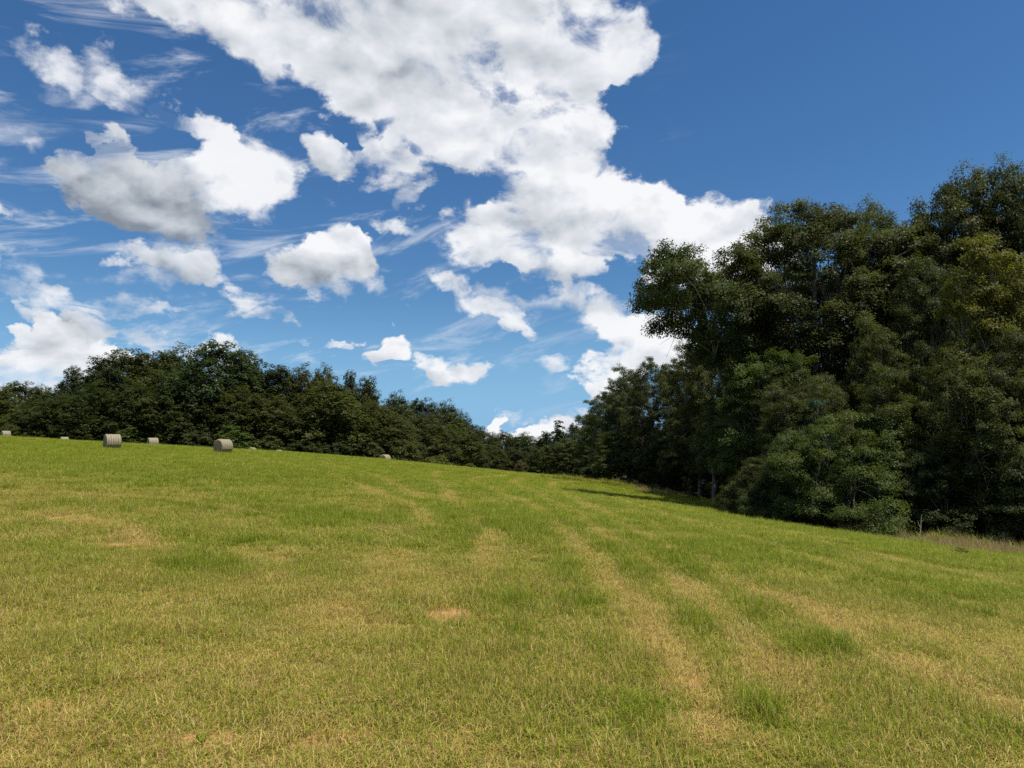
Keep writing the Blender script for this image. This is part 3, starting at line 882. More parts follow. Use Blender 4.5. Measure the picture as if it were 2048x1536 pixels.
def tree_proto(name, seed, H, Rr, base, prof, nclump, nleaf, leaf, rc=.2, flat=.55, lean=(0, 0), limbs=6, trunk_r=.28, inner=.2, droop=0., ragged=.5, vert=.6):
    """meshes of one tree about H metres tall, Rr metres crown radius: trunk, limbs, crown"""
    g = np.random.default_rng(seed)
    pf = PROFILES[prof]
    zb = base * H
    cs, tries = [], 0
    mind = rc * Rr * 1.22
    ph = g.random(6) * 6.28
    while len(cs) < nclump and tries < nclump * 60:
        tries += 1
        t = g.random() ** .85
        a = g.random() * 6.283
        lob = 1 + ragged * .38 * (math.sin(2 * a + ph[0] + 4 * t) + .7 * math.sin(3 * a + ph[1] - 5 * t) + .5 * math.sin(5 * a + ph[2]))
        if g.random() > float(pf(np.array(t))) + .12:
            continue
        r = Rr * float(pf(np.array(t))) * lob * (math.sqrt(g.uniform(.45, 1)) if g.random() > inner else math.sqrt(g.uniform(.02, .5))) * .88
        p = np.array([r * math.cos(a) + lean[0] * t, r * math.sin(a) + lean[1] * t, zb + t * (H - zb) * (.97 + .06 * math.sin(3 * a + ph[3])) - rc * Rr * .3 - droop * r])
        md = mind * (1 - .3 * min(1, tries / (nclump * 40)))
        if all((p[0] - q[0]) ** 2 + (p[1] - q[1]) ** 2 + ((p[2] - q[2]) * 1.5) ** 2 > md * md for q in cs):
            cs.append(p)
    cs = np.array(cs); n = len(cs)
    rcs = rc * Rr * (.7 + .65 * g.random(n))
    # ---- foliage: puffs of leaves on the upper side of each clump
    per = np.maximum(8, (nleaf * rcs ** 2 / (rcs ** 2).sum())).astype(int)
    C, Nn, CR = [], [], []
    axis_c = np.array([lean[0] * .5, lean[1] * .5, zb + .35 * (H - zb)])
    for i in range(n):
        m = per[i]; npuff = 13
        th = g.random(npuff) * 6.283; cz = g.uniform(-.45, 1, npuff); sr = np.sqrt(1 - cz ** 2)
        pd = np.stack([sr * np.cos(th), sr * np.sin(th), cz * flat * 1.25], 1) * rcs[i] * g.uniform(.55, 1.12, npuff)[:, None]
        which = g.integers(0, npuff, m)
        off = np.clip(g.normal(size=(m, 3)), -1.9, 1.9) * np.array([1, 1, vert]) * rcs[i] * .21
        c = cs[i] + pd[which] + off
        outw = c - cs[i]; outw /= np.linalg.norm(outw, axis=1)[:, None] + 1e-6
        C.append(c); Nn.append(outw * .7 + np.array([0, 0, .7]) + g.normal(size=(m, 3)) * .36)
        CR.append(np.clip(g.random() * .75 + g.random(npuff)[which] * .35, 0, 1))
    C, Nn, CR = np.concatenate(C), np.concatenate(Nn), np.concatenate(CR)
    C[:, 2] = np.maximum(C[:, 2], .05)
    V, Q = leaves(C, Nn, leaf * 1.14, leaf * .72, g)
    rn = g.random(len(C))
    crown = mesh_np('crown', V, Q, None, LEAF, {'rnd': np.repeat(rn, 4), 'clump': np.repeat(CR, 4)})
    # ---- trunk and limbs
    top = cs[:, 2].max() - rc * Rr * .6
    ts = np.linspace(0, 1, 9)
    bend = g.normal(0, .03 * H, (2,))
    tp = np.stack([lean[0] * ts ** 1.5 * .8 + bend[0] * np.sin(ts * 3.1), lean[1] * ts ** 1.5 * .8 + bend[1] * np.sin(ts * 3.1), ts * top], 1)
    tp[0, 2] = -.6
    tr_r = trunk_r * (1 - .86 * ts) * np.where(ts == 0, 1.45, 1)
    mb = MB(); mb.tube(tp, tr_r, 9)
    trunk = mb.mesh('trunk', BARK)
    # limbs: clumps shared out by direction
    order = np.argsort(np.arctan2(cs[:, 1] - lean[1] * .5, cs[:, 0] - lean[0] * .5) + .9 * (cs[:, 2] / H))
    LM = []
    for grp in np.array_split(order, limbs):
        if len(grp) == 0:
            continue
        cen = cs[grp].mean(0)
        z0 = min(max(cen[2] - g.uniform(.14, .3) * H, .12 * H if base > .15 else .04 * H), top * .9)
        k = z0 / top
        st = np.array([np.interp(k, ts, tp[:, j]) for j in range(3)])
        r0 = float(np.interp(k, ts, tr_r)) * .62
        mid = st + (cen - st) * .5 + np.array([0, 0, .06 * H]) * g.uniform(-.3, 1)
        s_ = np.linspace(0, 1, 7)[:, None]
        P = (1 - s_) ** 2 * st + 2 * s_ * (1 - s_) * mid + s_ ** 2 * cen
        P[1:-1] += g.normal(0, .012 * H, (5, 3))
        mb = MB(); mb.tube(P, r0 * (1 - .72 * s_[:, 0]), 7)
        for ci in grp:
            q0 = g.integers(2, 6); a0 = P[q0]
            e = cs[ci] + np.array([0, 0, -.1 * rcs[ci]])
            mid = a0 + (e - a0) * .5 + g.normal(0, .1, 3) * np.linalg.norm(e - a0) + np.array([0, 0, .1 * np.linalg.norm(e - a0)])
            s2 = np.linspace(0, 1, 5)[:, None]
            B = (1 - s2) ** 2 * a0 + 2 * s2 * (1 - s2) * mid + s2 ** 2 * e
            rr = r0 * (1 - .72 * q0 / 6) * .5
            mb.tube(B, rr * (1 - .85 * s2[:, 0]) + .008, 5)
            for _ in range(3):
                e2 = e + g.normal(size=3) * np.array([1, 1, .5]) * rcs[ci] * .7
                mb.tube(np.stack([B[3], (B[3] + e2) / 2 + g.normal(0, .05, 3), e2]), np.array([rr * .3 + .006, rr * .18 + .005, .004]), 4)
        LM.append(mb.mesh('limb', BARK))
    return dict(H=H, R=Rr, trunk=trunk, limbs=LM, crown=crown)


# near trees: fine leaves; far trees: coarser leaf sprays
NEAR = {
    'open': tree_proto('open', 1, 22, 6.4, .42, 'flat', 85, 105300, 0.143, .19, .6, limbs=7, trunk_r=.38, inner=.15, ragged=.7),
    'oak': tree_proto('oak', 2, 20, 6.5, .2, 'dome', 120, 121500, 0.143, .18, .65, limbs=7, trunk_r=.36, ragged=.6),
    'tall': tree_proto('tall', 3, 24, 5.2, .22, 'tall', 120, 118800, 0.143, .21, .7, limbs=8, trunk_r=.36, ragged=.6),
    'round': tree_proto('round', 4, 14, 5.2, .06, 'round', 100, 94500, 0.134, .2, .65, limbs=6, trunk_r=.24, ragged=.5),
    'skirt': tree_proto('skirt', 5, 9, 4.4, .02, 'dome', 95, 83700, 0.118, .2, .5, limbs=6, trunk_r=.15, ragged=.6),
    'spray': tree_proto('spray', 6, 7, 4.3, .06, 'dome', 90, 75600, 0.101, .2, .32, limbs=7, trunk_r=.13, ragged=.8, droop=.05),
    'leaning': tree_proto('leaning', 7, 15, 5.4, .60, 'flat', 60, 64800, 0.134, .21, .5, lean=(-4.8, -1.0), limbs=5, trunk_r=.28, ragged=.75, inner=.12),
    'cedar': tree_proto('cedar', 8, 9, 2.4, .12, 'cone', 60, 40500, 0.101, .3, .4, limbs=6, trunk_r=.14, ragged=.5),
    'vine': tree_proto('vine', 9, 15, 3.6, .1, 'tall', 85, 70200, 0.126, .24, .55, limbs=5, trunk_r=.2, ragged=.9),
}
FAR = {
    'dome': tree_proto('f1', 21, 16, 6.0, .03, 'dome', 175, 32500, .29, .17, 1.2, limbs=3, trunk_r=.3, ragged=.4, inner=.12, vert=1.0),
    'round': tree_proto('f2', 22, 15, 5.4, .04, 'round', 162, 30000, .29, .18, 1.2, limbs=3, trunk_r=.28, ragged=.35, inner=.12, vert=1.0),
    'tall': tree_proto('f3', 23, 19, 5.0, .06, 'tall', 175, 32500, .29, .18, 1.2, limbs=3, trunk_r=.3, ragged=.55, inner=.12, vert=1.0),
    'crown': tree_proto('f4', 24, 18, 5.4, .1, 'dome', 168, 32500, .29, .18, 1.2, limbs=3, trunk_r=.3, ragged=.55, inner=.12, vert=1.0),
    'cone': tree_proto('f5', 25, 15, 3.4, .1, 'cone', 90, 14000, .32, .25, .8, limbs=3, trunk_r=.2, ragged=.5),
    'bush': tree_proto('f6', 26, 5, 3.4, .02, 'dome', 80, 12000, .24, .21, .7, limbs=3, trunk_r=.1, ragged=.6),
}
SHRUB = tree_proto('s1', 31, 1.6, 1.1, .05, 'dome', 34, 5000, .11, .3, .6, limbs=3, trunk_r=.03, ragged=.7)
SMALL = tree_proto('s2', 32, 4.0, 1.7, .42, 'round', 30, 5000, .17, .3, .6, limbs=4, trunk_r=.1, ragged=.5)
YOUNG = tree_proto('s3', 33, 3.2, 1.1, .04, 'tall', 30, 3500, .16, .3, .6, limbs=3, trunk_r=.05, ragged=.6)

# foliage colours (albedo)
DEEP, OAK, OLIVE, BROWNISH, BRIGHT, YELLOW, BLUEG, GREY = ((.058, .070, .023), (.073, .083, .025), (.092, .100, .030), (.080, .086, .030),
                                                      (.085, .115, .028), (.138, .135, .024), (.058, .082, .030), (.080, .093, .034))


def place(kind, proto, x, y, H, Rr, color, label=None, group=None, rz=None, cat='tree', limbs=True, z=None, squash=None):
    root = bpy.data.objects.new(kind, None); COL.objects.link(root)
    root.empty_display_size = .5
    root.location = (x, y, hgt(x, y) - .05 if z is None else z)
    root.rotation_euler = (0, 0, random.uniform(0, 6.28) if rz is None else rz)
    k = Rr / proto['R']
    root.scale = (k * random.uniform(.94, 1.06), k * random.uniform(.94, 1.06), H / proto['H'])
    tag(root, label, cat, group)
    link('trunk', proto['trunk'], root)
    if limbs:
        for l in proto['limbs']:
            link('limb', l, root)
    c = link('crown', proto['crown'], root)
    j = [random.uniform(.955, 1.045) for _ in range(2)]
    c.color = (color[0] * j[0], color[1] * j[1], color[2], 1)
    return root


LEFT_BACK = 45.0      # the left wood stands this much farther off than its list says


def tree_px(kind, proto, px, top, wpx, Y, color, label, group=None, rz=None, cat='tree', limbs=True):
    """tree at depth Y whose crown is centred on a column of the photograph and reaches up to a row"""
    b = at(px, 900, Y)
    x = b.x
    z = hgt(x, Y) - .05
    ztop = at(px, top, Y).z
    Rr = wpx * .5 * Y / FPX
    return place(kind, proto, x, Y, max(1.0, ztop - z), Rr, color, label, group, rz, cat, limbs, z)


LW = 'trees of the wood behind the bales'
# ---- left wood: back row that makes the skyline
for kind, p, px, top, w, Y, c, lab in (
    ('broadleaf_tree', 'round', -70, 768, 150, 128, OAK, 'dark round tree cut by the left picture edge behind the bales'),
    ('broadleaf_tree', 'crown', 26, 766, 96, 150, OLIVE, 'paler olive tree standing back in the far left corner of the wood'),
    ('broadleaf_tree', 'dome', 84, 782, 86, 128, OAK, 'low dark tree dipping in the skyline right of the pale corner tree'),
    ('broadleaf_tree', 'tall', 136, 738, 62, 132, DEEP, 'pointed dark tree spiking from the left skyline above the smallest left bale'),
    ('broadleaf_tree', 'tall', 192, 720, 105, 128, DEEP, 'tall tree stepping up just right of the pointed one, above the striped bale'),
    ('broadleaf_tree', 'crown', 246, 702, 120, 126, OAK, 'broad-topped tall tree above and just right of the largest striped bale'),
    ('broadleaf_tree', 'crown', 300, 708, 110, 134, DEEP, 'tree in the shallow notch left of the highest tree of the wood'),
    ('broadleaf_tree', 'dome', 350, 708, 120, 134, OAK, 'flat-topped dark tree touching the left flank of the highest tree'),
    ('broadleaf_tree', 'crown', 420, 688, 150, 122, BLUEG, 'highest tree of the left wood with a broad blue-green crown'),
    ('broadleaf_tree', 'tall', 488, 712, 110, 130, OAK, 'dark tree on the right shoulder of the highest tree'),
    ('broadleaf_tree', 'crown', 545, 732, 115, 134, DEEP, 'dark tree where the skyline starts to fall right of the highest tree'),
    ('broadleaf_tree', 'dome', 598, 746, 115, 136, BROWNISH, 'brownish flat tree in the level stretch of the falling skyline'),
    ('broadleaf_tree', 'dome', 646, 746, 90, 142, BROWNISH, 'brown-tinged tree behind the large olive dome tree'),
    ('broadleaf_tree', 'tall', 696, 748, 52, 150, DEEP, 'left of two narrow tops poking out behind the olive dome tree'),
    ('broadleaf_tree', 'tall', 734, 760, 70, 150, OAK, 'right of two narrow tops poking out behind the olive dome tree'),
    ('broadleaf_tree', 'dome', 790, 797, 96, 160, OAK, 'tree low in the skyline right above the lone right-hand bale'),
    ('broadleaf_tree', 'crown', 838, 800, 80, 172, DEEP, 'small dark-topped tree up right of the lone right-hand bale'),
    ('broadleaf_tree', 'dome', 890, 814, 96, 184, OAK, 'rounded dark tree at the last hump of the left wood skyline'),
    ('broadleaf_tree', 'dome', 930, 838, 60, 200, DEEP, 'small tree on the steep right end of the left wood skyline'),
    ('broadleaf_tree', 'round', 962, 862, 56, 222, OAK, 'distant tree in the dip of the skyline left of the low white cloud'),
    ('broadleaf_tree', 'dome', 1006, 868, 62, 240, DEEP, 'far tree under the low white cloud in the gap of the woods'),
    ('broadleaf_tree', 'round', 1048, 872, 62, 246, OAK, 'farthest tree at the meeting of left and right woods'),
):
    tree_px(kind, FAR[p], px, top, w * 1.3, Y + LEFT_BACK, c, lab, LW)

# ---- left wood: front row, lower rounded crowns
for p, px, top, w, Y, c, lab in (
    ('dome', 58, 822, 110, 119, OLIVE, 'olive low tree at the wood edge over the leftmost bale'),
    ('round', 120, 800, 100, 116, DEEP, 'dark low tree at the wood edge right over the tiny second bale'),
    ('dome', 182, 782, 112, 115, DEEP, 'very dark rounded tree behind the left side of the striped bale'),
    ('dome', 262, 776, 126, 114, DEEP, 'very dark broad tree behind the right side of the striped bale'),
    ('round', 338, 796, 110, 114, OAK, 'dark rounded tree directly behind the bale third from the left'),
    ('dome', 408, 800, 110, 115, DEEP, 'dark tree in front of the highest crown, left of the brown-ended bale'),
    ('round', 478, 786, 110, 118, OAK, 'rounded tree behind and above the brown-ended bale'),
    ('dome', 548, 802, 110, 120, BROWNISH, 'brown-green rounded tree over the two half-hidden bale tops'),
    ('dome', 655, 772, 156, 126, OLIVE, 'large smooth olive dome tree standing forward in the left wood'),
    ('round', 604, 836, 90, 121, DEEP, 'low dark tree under the left side of the large olive dome'),
    ('dome', 738, 812, 120, 132, OLIVE, 'olive round tree adjoining the right of the large olive dome'),
    ('round', 700, 850, 90, 127, OAK, 'low green tree at the foot of the large olive dome, left of the lone bale'),
    ('dome', 790, 840, 110, 134, BROWNISH, 'brownish rounded tree straight behind the lone right-hand bale'),
    ('dome', 848, 838, 110, 148, BROWNISH, 'brownish dome tree right of the lone bale, above a yellow bush'),
    ('round', 900, 860, 90, 160, OAK, 'dark rounded tree near the right end of the left wood edge'),
    ('dome', 942, 882, 74, 182, DEEP, 'small dark tree farther along the wood edge where the field dips'),
    ('dome', 982, 894, 66, 205, OAK, 'small far tree at the foot of the gap, left of the tan round bush'),
    ('round', 1018, 900, 60, 214, DEEP, 'small far dark tree just left above the tan round bush'),
):
    tree_px('broadleaf_tree', FAR[p], px, top, w * 1.3, Y + LEFT_BACK, c, lab, LW)

# ---- shrubs along the foot of the left wood
for px, top, w, Y, c, lab in (
    (20, 850, 70, 112, OAK, 'dark bush at the far left edge above the leftmost bale'),
    (72, 858, 64, 110, BRIGHT, 'brighter green bush between the two leftmost bales'),
    (166, 856, 84, 110, DEEP, 'dark bush just left of the largest striped bale'),
    (262, 848, 90, 109, BRIGHT, 'bright green bush just right of the largest striped bale'),
    (344, 862, 70, 110, DEEP, 'dark bush between the third bale and the brown-ended bale'),
    (398, 860, 74, 110, GREY, 'pale grey-green bush left of the brown-ended bale'),
    (468, 852, 84, 111, BRIGHT, 'vivid green bush right behind the brown-ended bale'),
    (540, 872, 70, 113, OLIVE, 'olive bush between the two half-hidden bale tops'),
    (620, 880, 84, 116, DEEP, 'dark bush at the wood foot left of the lone bale'),
    (690, 878, 60, 119, BLUEG, 'blue-green bush at the wood foot left of the lone bale'),
    (744, 886, 56, 122, BROWNISH, 'brownish bush touching the left of the lone bale'),
    (808, 880, 60, 124, OLIVE, 'olive bush touching the right of the lone bale'),
):
    tree_px('shrub', FAR['bush'], px, top, w * 1.1, Y + LEFT_BACK, c, lab, 'bushes along the foot of the left wood', cat='shrub')
tree_px('shrub', SHRUB, 876, 914, 52, 128, (.13, .14, .03), 'yellow-green low bush on the field edge right of the brownish dome tree', None, cat='shrub')
tree_px('shrub', SHRUB, 938, 928, 34, 126, (.11, .13, .03), 'small yellow-green bush at the crest where the field dips', None, cat='shrub')
tree_px('shrub', FAR['bush'], 1041, 921, 32, 140, (.105, .078, .04), 'tan brown rounded bush in the gap between the two woods', None, cat='shrub')

# ---- right wood, far part running away along the field
RW = 'trees of the wood along the right field edge'
for pset, p, px, top, w, Y, c, lab in (
    (FAR, 'tall', 1092, 866, 60, 205, DEEP, 'far dark tree just right of the gap between the woods'),
    (FAR, 'dome', 1080, 900, 66, 170, OAK, 'low tree right above the tan round bush'),
    (FAR, 'cone', 1118, 846, 52, 190, DEEP, 'pointed dark tree right of the gap between the woods'),
    (FAR, 'crown', 1150, 848, 60, 180, OAK, 'flat-topped dark tree before the right skyline climbs'),
    (FAR, 'round', 1136, 886, 90, 150, OAK, 'rounded tree over the young sapling at the far field corner'),
    (FAR, 'dome', 1190, 838, 90, 140, OLIVE, 'olive tree where the right skyline begins to climb'),
    (NEAR, 'round', 1222, 782, 120, 108, OAK, 'broad dark tree behind the small bright tree with a bare trunk'),
    (NEAR, 'oak', 1256, 736, 130, 94, GREY, 'tree on the climbing skyline left below the leaning crown'),
    (NEAR, 'round', 1316, 712, 130, 84, OAK, 'dark tree straight below the leaning crown'),
    (NEAR, 'oak', 1380, 690, 130, 76, OLIVE, 'olive tree below the right half of the leaning crown'),
    (NEAR, 'oak', 1426, 662, 150, 67, OAK, 'dark tree closing the gap under the right of the leaning crown'),
    (NEAR, 'skirt', 1200, 880, 90, 104, DEEP, 'low dark tree behind the small bright tree with a bare trunk'),
    (NEAR, 'round', 1262, 850, 120, 88, OAK, 'low dark tree over the long shadow on the field'),
    (NEAR, 'round', 1335, 860, 110, 79, DEEP, 'very dark low tree behind the dry grass in the shadow'),
    (NEAR, 'oak', 1398, 790, 130, 74, DEEP, 'dark round tree in the hollow right of the long shadow'),
):
    tree_px('broadleaf_tree', pset[p], px, top, w * 1.1, Y, c, lab, RW, limbs=True)

# ---- right wood, near part
for p, px, top, w, Y, c, lab, rz in (
    ('open', 1650, 402, 370, 50, GREY, 'tall open tree with bare forked limbs and sky showing through', 1.9),
    ('oak', 1752, 412, 210, 54, OAK, 'narrow tall top just right of the tall open tree', .4),
    ('oak', 1590, 500, 220, 58, GREY, 'grey-green tree behind the left half of the tall open tree', 2.2),
    ('oak', 1822, 462, 200, 55, DEEP, 'dark tree in the notch between the tall open tree and the right-hand giant', 3.0),
    ('oak', 1975, 342, 290, 46, OAK, 'giant dark tree at the upper right with a rounded top', .8),
    ('round', 1905, 362, 250, 49, OAK, 'dark rounded crown on the left shoulder of the right-hand giant', 2.2),
    ('oak', 2085, 330, 260, 44, DEEP, 'giant tree cut by the right picture edge', 2.0),
    ('oak', 1870, 520, 200, 42, DEEP, 'dark tree below the right-hand giant, left of the yellow-green one', 1.1),
    ('oak', 1500, 640, 190, 60, OLIVE, 'olive spreading tree right beside the leaning crown', .3),
    ('round', 1540, 690, 210, 46, BRIGHT, 'bright green rounded tree under the bare pale branch', 2.5),
    ('oak', 1492, 735, 170, 55, OAK, 'dark rounded tree below the olive spreading one', 1.4),
    ('oak', 1765, 640, 180, 42, OLIVE, 'olive tree right of the bare forked trunk', 2.9),
    ('round', 1625, 735, 180, 42, GREY, 'silvery green tree below the bare forked limbs', 4.0),
    ('round', 1820, 720, 200, 37, OAK, 'dark green tree behind the yellow-green spray', .9),
    ('vine', 1990, 446, 230, 36, YELLOW, 'yellow-green leafy tree in front of the right-hand giant', .5),
    ('vine', 2050, 520, 150, 37, OLIVE, 'olive leafy tree at the picture edge beside the yellow-green one', 3.9),
    ('vine', 1796, 742, 90, 36.5, YELLOW, 'small yellow-green spray standing out in the middle of the right wood', 2.6),
    ('round', 1940, 690, 220, 34, OLIVE, 'olive tree beneath the yellow-green leafy tree', 5.0),
    ('round', 2060, 640, 200, 34, OAK, 'dark tree beneath the yellow-green one at the right picture edge', 1.0),
    ('skirt', 1520, 885, 140, 45, DEEP, 'dark low tree left of the layered olive bush', 1.3),
    ('spray', 1695, 804, 235, 35.5, (.088, .112, .028), 'largest layered olive bush reaching out over the field edge', 2.3),
    ('spray', 1590, 846, 150, 37.5, (.075, .100, .028), 'layered bush joined to the left of the largest layered one', .2),
    ('spray', 1520, 905, 130, 39.5, OAK, 'small low bush at the left end of the layered bushes', 4.2),
    ('spray', 1790, 880, 150, 34.5, DEEP, 'dark layered bush on the right of the largest layered one', 1.2),
    ('round', 1610, 770, 150, 40, OAK, 'rounded tree rising just behind the layered bushes', 3.3),
    ('skirt', 1880, 850, 230, 34.5, DEEP, 'dark low bushy tree behind the tall weeds at right', 3.6),
    ('skirt', 2010, 830, 240, 34, GREY, 'dark bushy tree with silvery leaves over the tan grass', .7),
    ('cedar', 1642, 800, 110, 38.5, (.05, .095, .06), 'blue-green cedar top above the wide layered bush', 1.0),
):
    tree_px('broadleaf_tree' if p != 'cedar' else 'cedar_tree', NEAR[p], px, top, w * 1.08, Y, c, lab, RW, rz)

# the tree whose crown leans out over the field
b = at(1485, 900, 51)
place('leaning_tree', NEAR['leaning'], b.x, 51, at(1400, 516, 51).z - hgt(b.x, 51), 5.9, GREY,
      'leaning tree with its crown thrown out left over the field', RW, 0.0)

# undergrowth deeper in the right wood, dark between the trunks
k = 0
while k < 14:
    y = random.uniform(34, 110); x = float(edge_x(y)) + random.uniform(5, 16)
    place('broadleaf_tree', NEAR[random.choice(['skirt', 'round'])], x, y, random.uniform(6, 10), random.uniform(3.2, 4.5), random.choice([DEEP, OAK]),
          'dim low tree deep between the trunks of the right wood', 'undergrowth deep in the right wood', limbs=False)
    k += 1
for y in (56, 59, 62, 65, 68, 72, 76, 82, 88, 95, 104):
    place('broadleaf_tree', NEAR['skirt'], float(edge_x(y)) + random.uniform(3.2, 5), y + random.uniform(-1, 1), random.uniform(4.5, 7.5), random.uniform(2.6, 3.4), random.choice([DEEP, OAK]),
          'dim low tree deep between the trunks of the right wood', 'undergrowth deep in the right wood', limbs=False)
# small things at the far corner
tree_px('small_tree', SMALL, 1194, 926, 24, 92, (.12, .16, .035), 'small bright tree with a bare dark trunk at the far right field corner', None)
tree_px('sapling', YOUNG, 1151, 936, 24, 96, BRIGHT, 'young leafy sapling at the far field corner', None, cat='shrub')
tree_px('shrub', SHRUB, 1214, 948, 24, 92, (.10, .14, .03), 'light green bush at the foot of the small bright tree', None, cat='shrub')


# ------------------------------------------------------------------ hay bales
def bale_mats():
    m, t = new_mat('net_wrapped_hay')
    o = nd(t, 'ShaderNodeTexCoord').outputs['Object']
    s = nd(t, 'ShaderNodeSeparateXYZ'); t.links.new(o, s.inputs[0])
    wv = mth(t, 'SINE', mth(t, 'MULTIPLY', s.outputs[0], 30.0))
    n1_ = noise(t, vmt(t, 'MULTIPLY', o, (14, 3, 3)), 1.0, 6, .65).outputs[0]
    n2_ = noise(t, o, 2.0, 5, .6).outputs[0]
    f = mth(t, 'ADD', mth(t, 'MULTIPLY', wv, .22), mth(t, 'MULTIPLY', n1_, 1.0))
    c = mixc(t, mapr(t, f, .2, .85), (.15, .118, .066), (.41, .35, .22))
    c = mixc(t, mth(t, 'MULTIPLY', mapr(t, n2_, .4, .7), .5), c, (.25, .205, .12))
    b = nd(t, 'ShaderNodeBsdfPrincipled'); t.links.new(c, b.inputs['Base Color']); b.inputs['Roughness'].default_value = .8
    bp = nd(t, 'ShaderNodeBump'); bp.inputs['Distance'].default_value = .03; t.links.new(f, bp.inputs['Height']); t.links.new(bp.outputs[0], b.inputs['Normal'])
    out(t, b.outputs[0])
    m2, t = new_mat('rolled_hay_end')
    o = nd(t, 'ShaderNodeTexCoord').outputs['Object']
    s = nd(t, 'ShaderNodeSeparateXYZ'); t.links.new(o, s.inputs[0])
    r = mth(t, 'SQRT', mth(t, 'ADD', mth(t, 'MULTIPLY', s.outputs[1], s.outputs[1]), mth(t, 'MULTIPLY', s.outputs[2], s.outputs[2])))
    a_ = mth(t, 'ARCTAN2', s.outputs[2], s.outputs[1])
    n_ = noise(t, o, 9, 6, .7).outputs[0]
    sp = mth(t, 'SINE', mth(t, 'ADD', mth(t, 'MULTIPLY', r, 62.0), mth(t, 'ADD', a_, mth(t, 'MULTIPLY', n_, 5.0))))
    f = mth(t, 'ADD', mth(t, 'MULTIPLY', sp, .25), n_)
    c = mixc(t, mapr(t, f, .2, .9), (.16, .105, .06), (.44, .33, .20))
    b = nd(t, 'ShaderNodeBsdfPrincipled'); t.links.new(c, b.inputs['Base Color']); b.inputs['Roughness'].default_value = .9
    bp = nd(t, 'ShaderNodeBump'); bp.inputs['Distance'].default_value = .05; t.links.new(f, bp.inputs['Height']); t.links.new(bp.outputs[0], b.inputs['Normal'])
    out(t, b.outputs[0])
    m3, t = new_mat('loose_straw')
    b = nd(t, 'ShaderNodeBsdfDiffuse'); b.inputs[0].default_value = (.42, .34, .17, 1); out(t, b.outputs[0])
    return m, m2, m3


NETM, ENDM, STRAWM = bale_mats()


def bale_meshes(seed):
    g = np.random.default_rng(seed)
    Rb, Lb = .76, 1.25
    ns = 64
    xs = np.array([-.5, -.485, -.455, -.4, -.32, -.24, -.16, -.08, 0, .08, .16, .24, .32, .4, .455, .485, .5]) * Lb
    pr = np.array([.925, .965, .992, 1, 1.004, .998, 1.004, .999, 1.005, .999, 1.004, .998, 1.003, 1, .992, .965, .925]) * Rb
    th = np.arange(ns) * 2 * math.pi / ns
    X, T = np.meshgrid(xs, th, indexing='ij')
    rr = pr[:, None] * (1 + .02 * (fbm(X * 3 + 7, np.cos(T) * 2 + np.sin(T) * 1.3 + seed, 3, seed) - .5) * 2)
    y = rr * np.cos(T); z = rr * np.sin(T)
    z = np.where(z < 0, z * .95, z); y = y * np.where(z < -.2, 1.03, 1.0)
    V = np.stack([X, y, z], -1)
    V[..., 2] = np.maximum(V[..., 2], -.69)
    i = np.arange(len(xs) - 1)[:, None] * ns; j = np.arange(ns)[None]; k_ = (j + 1) % ns
    q = np.stack([i + j, i + ns + j, i + ns + k_, i + k_], -1).reshape(-1, 4)
    side = mesh_np('net_wrap', V.reshape(-1, 3), q, None, NETM, smooth=True)
    ends = []
    for sgn, row in ((-1, 0), (1, -1)):
        ring = V[row]
        rs = np.array([1, .86, .7, .54, .38, .22, .08])
        pts, tris, qs = [], [], []
        for m_, f in enumerate(rs):
            p = ring * np.array([1, f, f]); p[:, 0] = ring[:, 0] + sgn * (.0 if m_ == 0 else .02 + .03 * (fbm(np.cos(th) * 3 + m_, np.sin(th) * 3 + seed, 3, 5 + m_) - .4) + (.012 if m_ % 2 else -.012))
            pts.append(p)
        base = np.arange(len(rs) - 1)[:, None] * ns
        q2 = np.stack([base + j, base + k_, base + ns + k_, base + ns + j], -1).reshape(-1, 4)
        P = np.concatenate(pts + [np.array([[ring[0, 0] + sgn * .03, 0, 0]])])
        c0 = (len(rs) - 1) * ns
        tr = np.stack([c0 + np.arange(ns), c0 + (np.arange(ns) + 1) % ns, np.full(ns, len(P) - 1)], 1)
        ends.append(mesh_np('end_face', P, q2, tr, ENDM))
    # straws sticking out of the rims and lying at the foot
    n = 260
    a = g.random(n) * 6.283; sg = np.where(g.random(n) < .5, -1, 1)
    r = Rb * np.where(g.random(n) < .6, .95, np.sqrt(g.random(n)))
    p0 = np.stack([sg * Lb * .5, r * np.cos(a), np.maximum(r * np.sin(a), -.66)], 1)
    d = np.stack([sg * (.5 + g.random(n)), np.cos(a) * .6, np.sin(a) * .6 - .2], 1) + g.normal(0, .5, (n, 3))
    d /= np.linalg.norm(d, axis=1)[:, None]
    L = (.05 + .12 * g.random(n))[:, None]
    sdv = np.cross(d, np.array([0, .3, 1.])); sdv /= np.linalg.norm(sdv, axis=1)[:, None] + 1e-6
    w_ = .004
    p1 = p0 + d * L
    p1[:, 2] = np.maximum(p1[:, 2], -.69)
    SV = np.stack([p0 - sdv * w_, p0 + sdv * w_, p1 + sdv * w_ * .4, p1 - sdv * w_ * .4], 1).reshape(-1, 3)
    straw = mesh_np('loose_straw', SV, (np.arange(n) * 4)[:, None] + np.arange(4)[None], None, STRAWM)
    return side, ends, straw


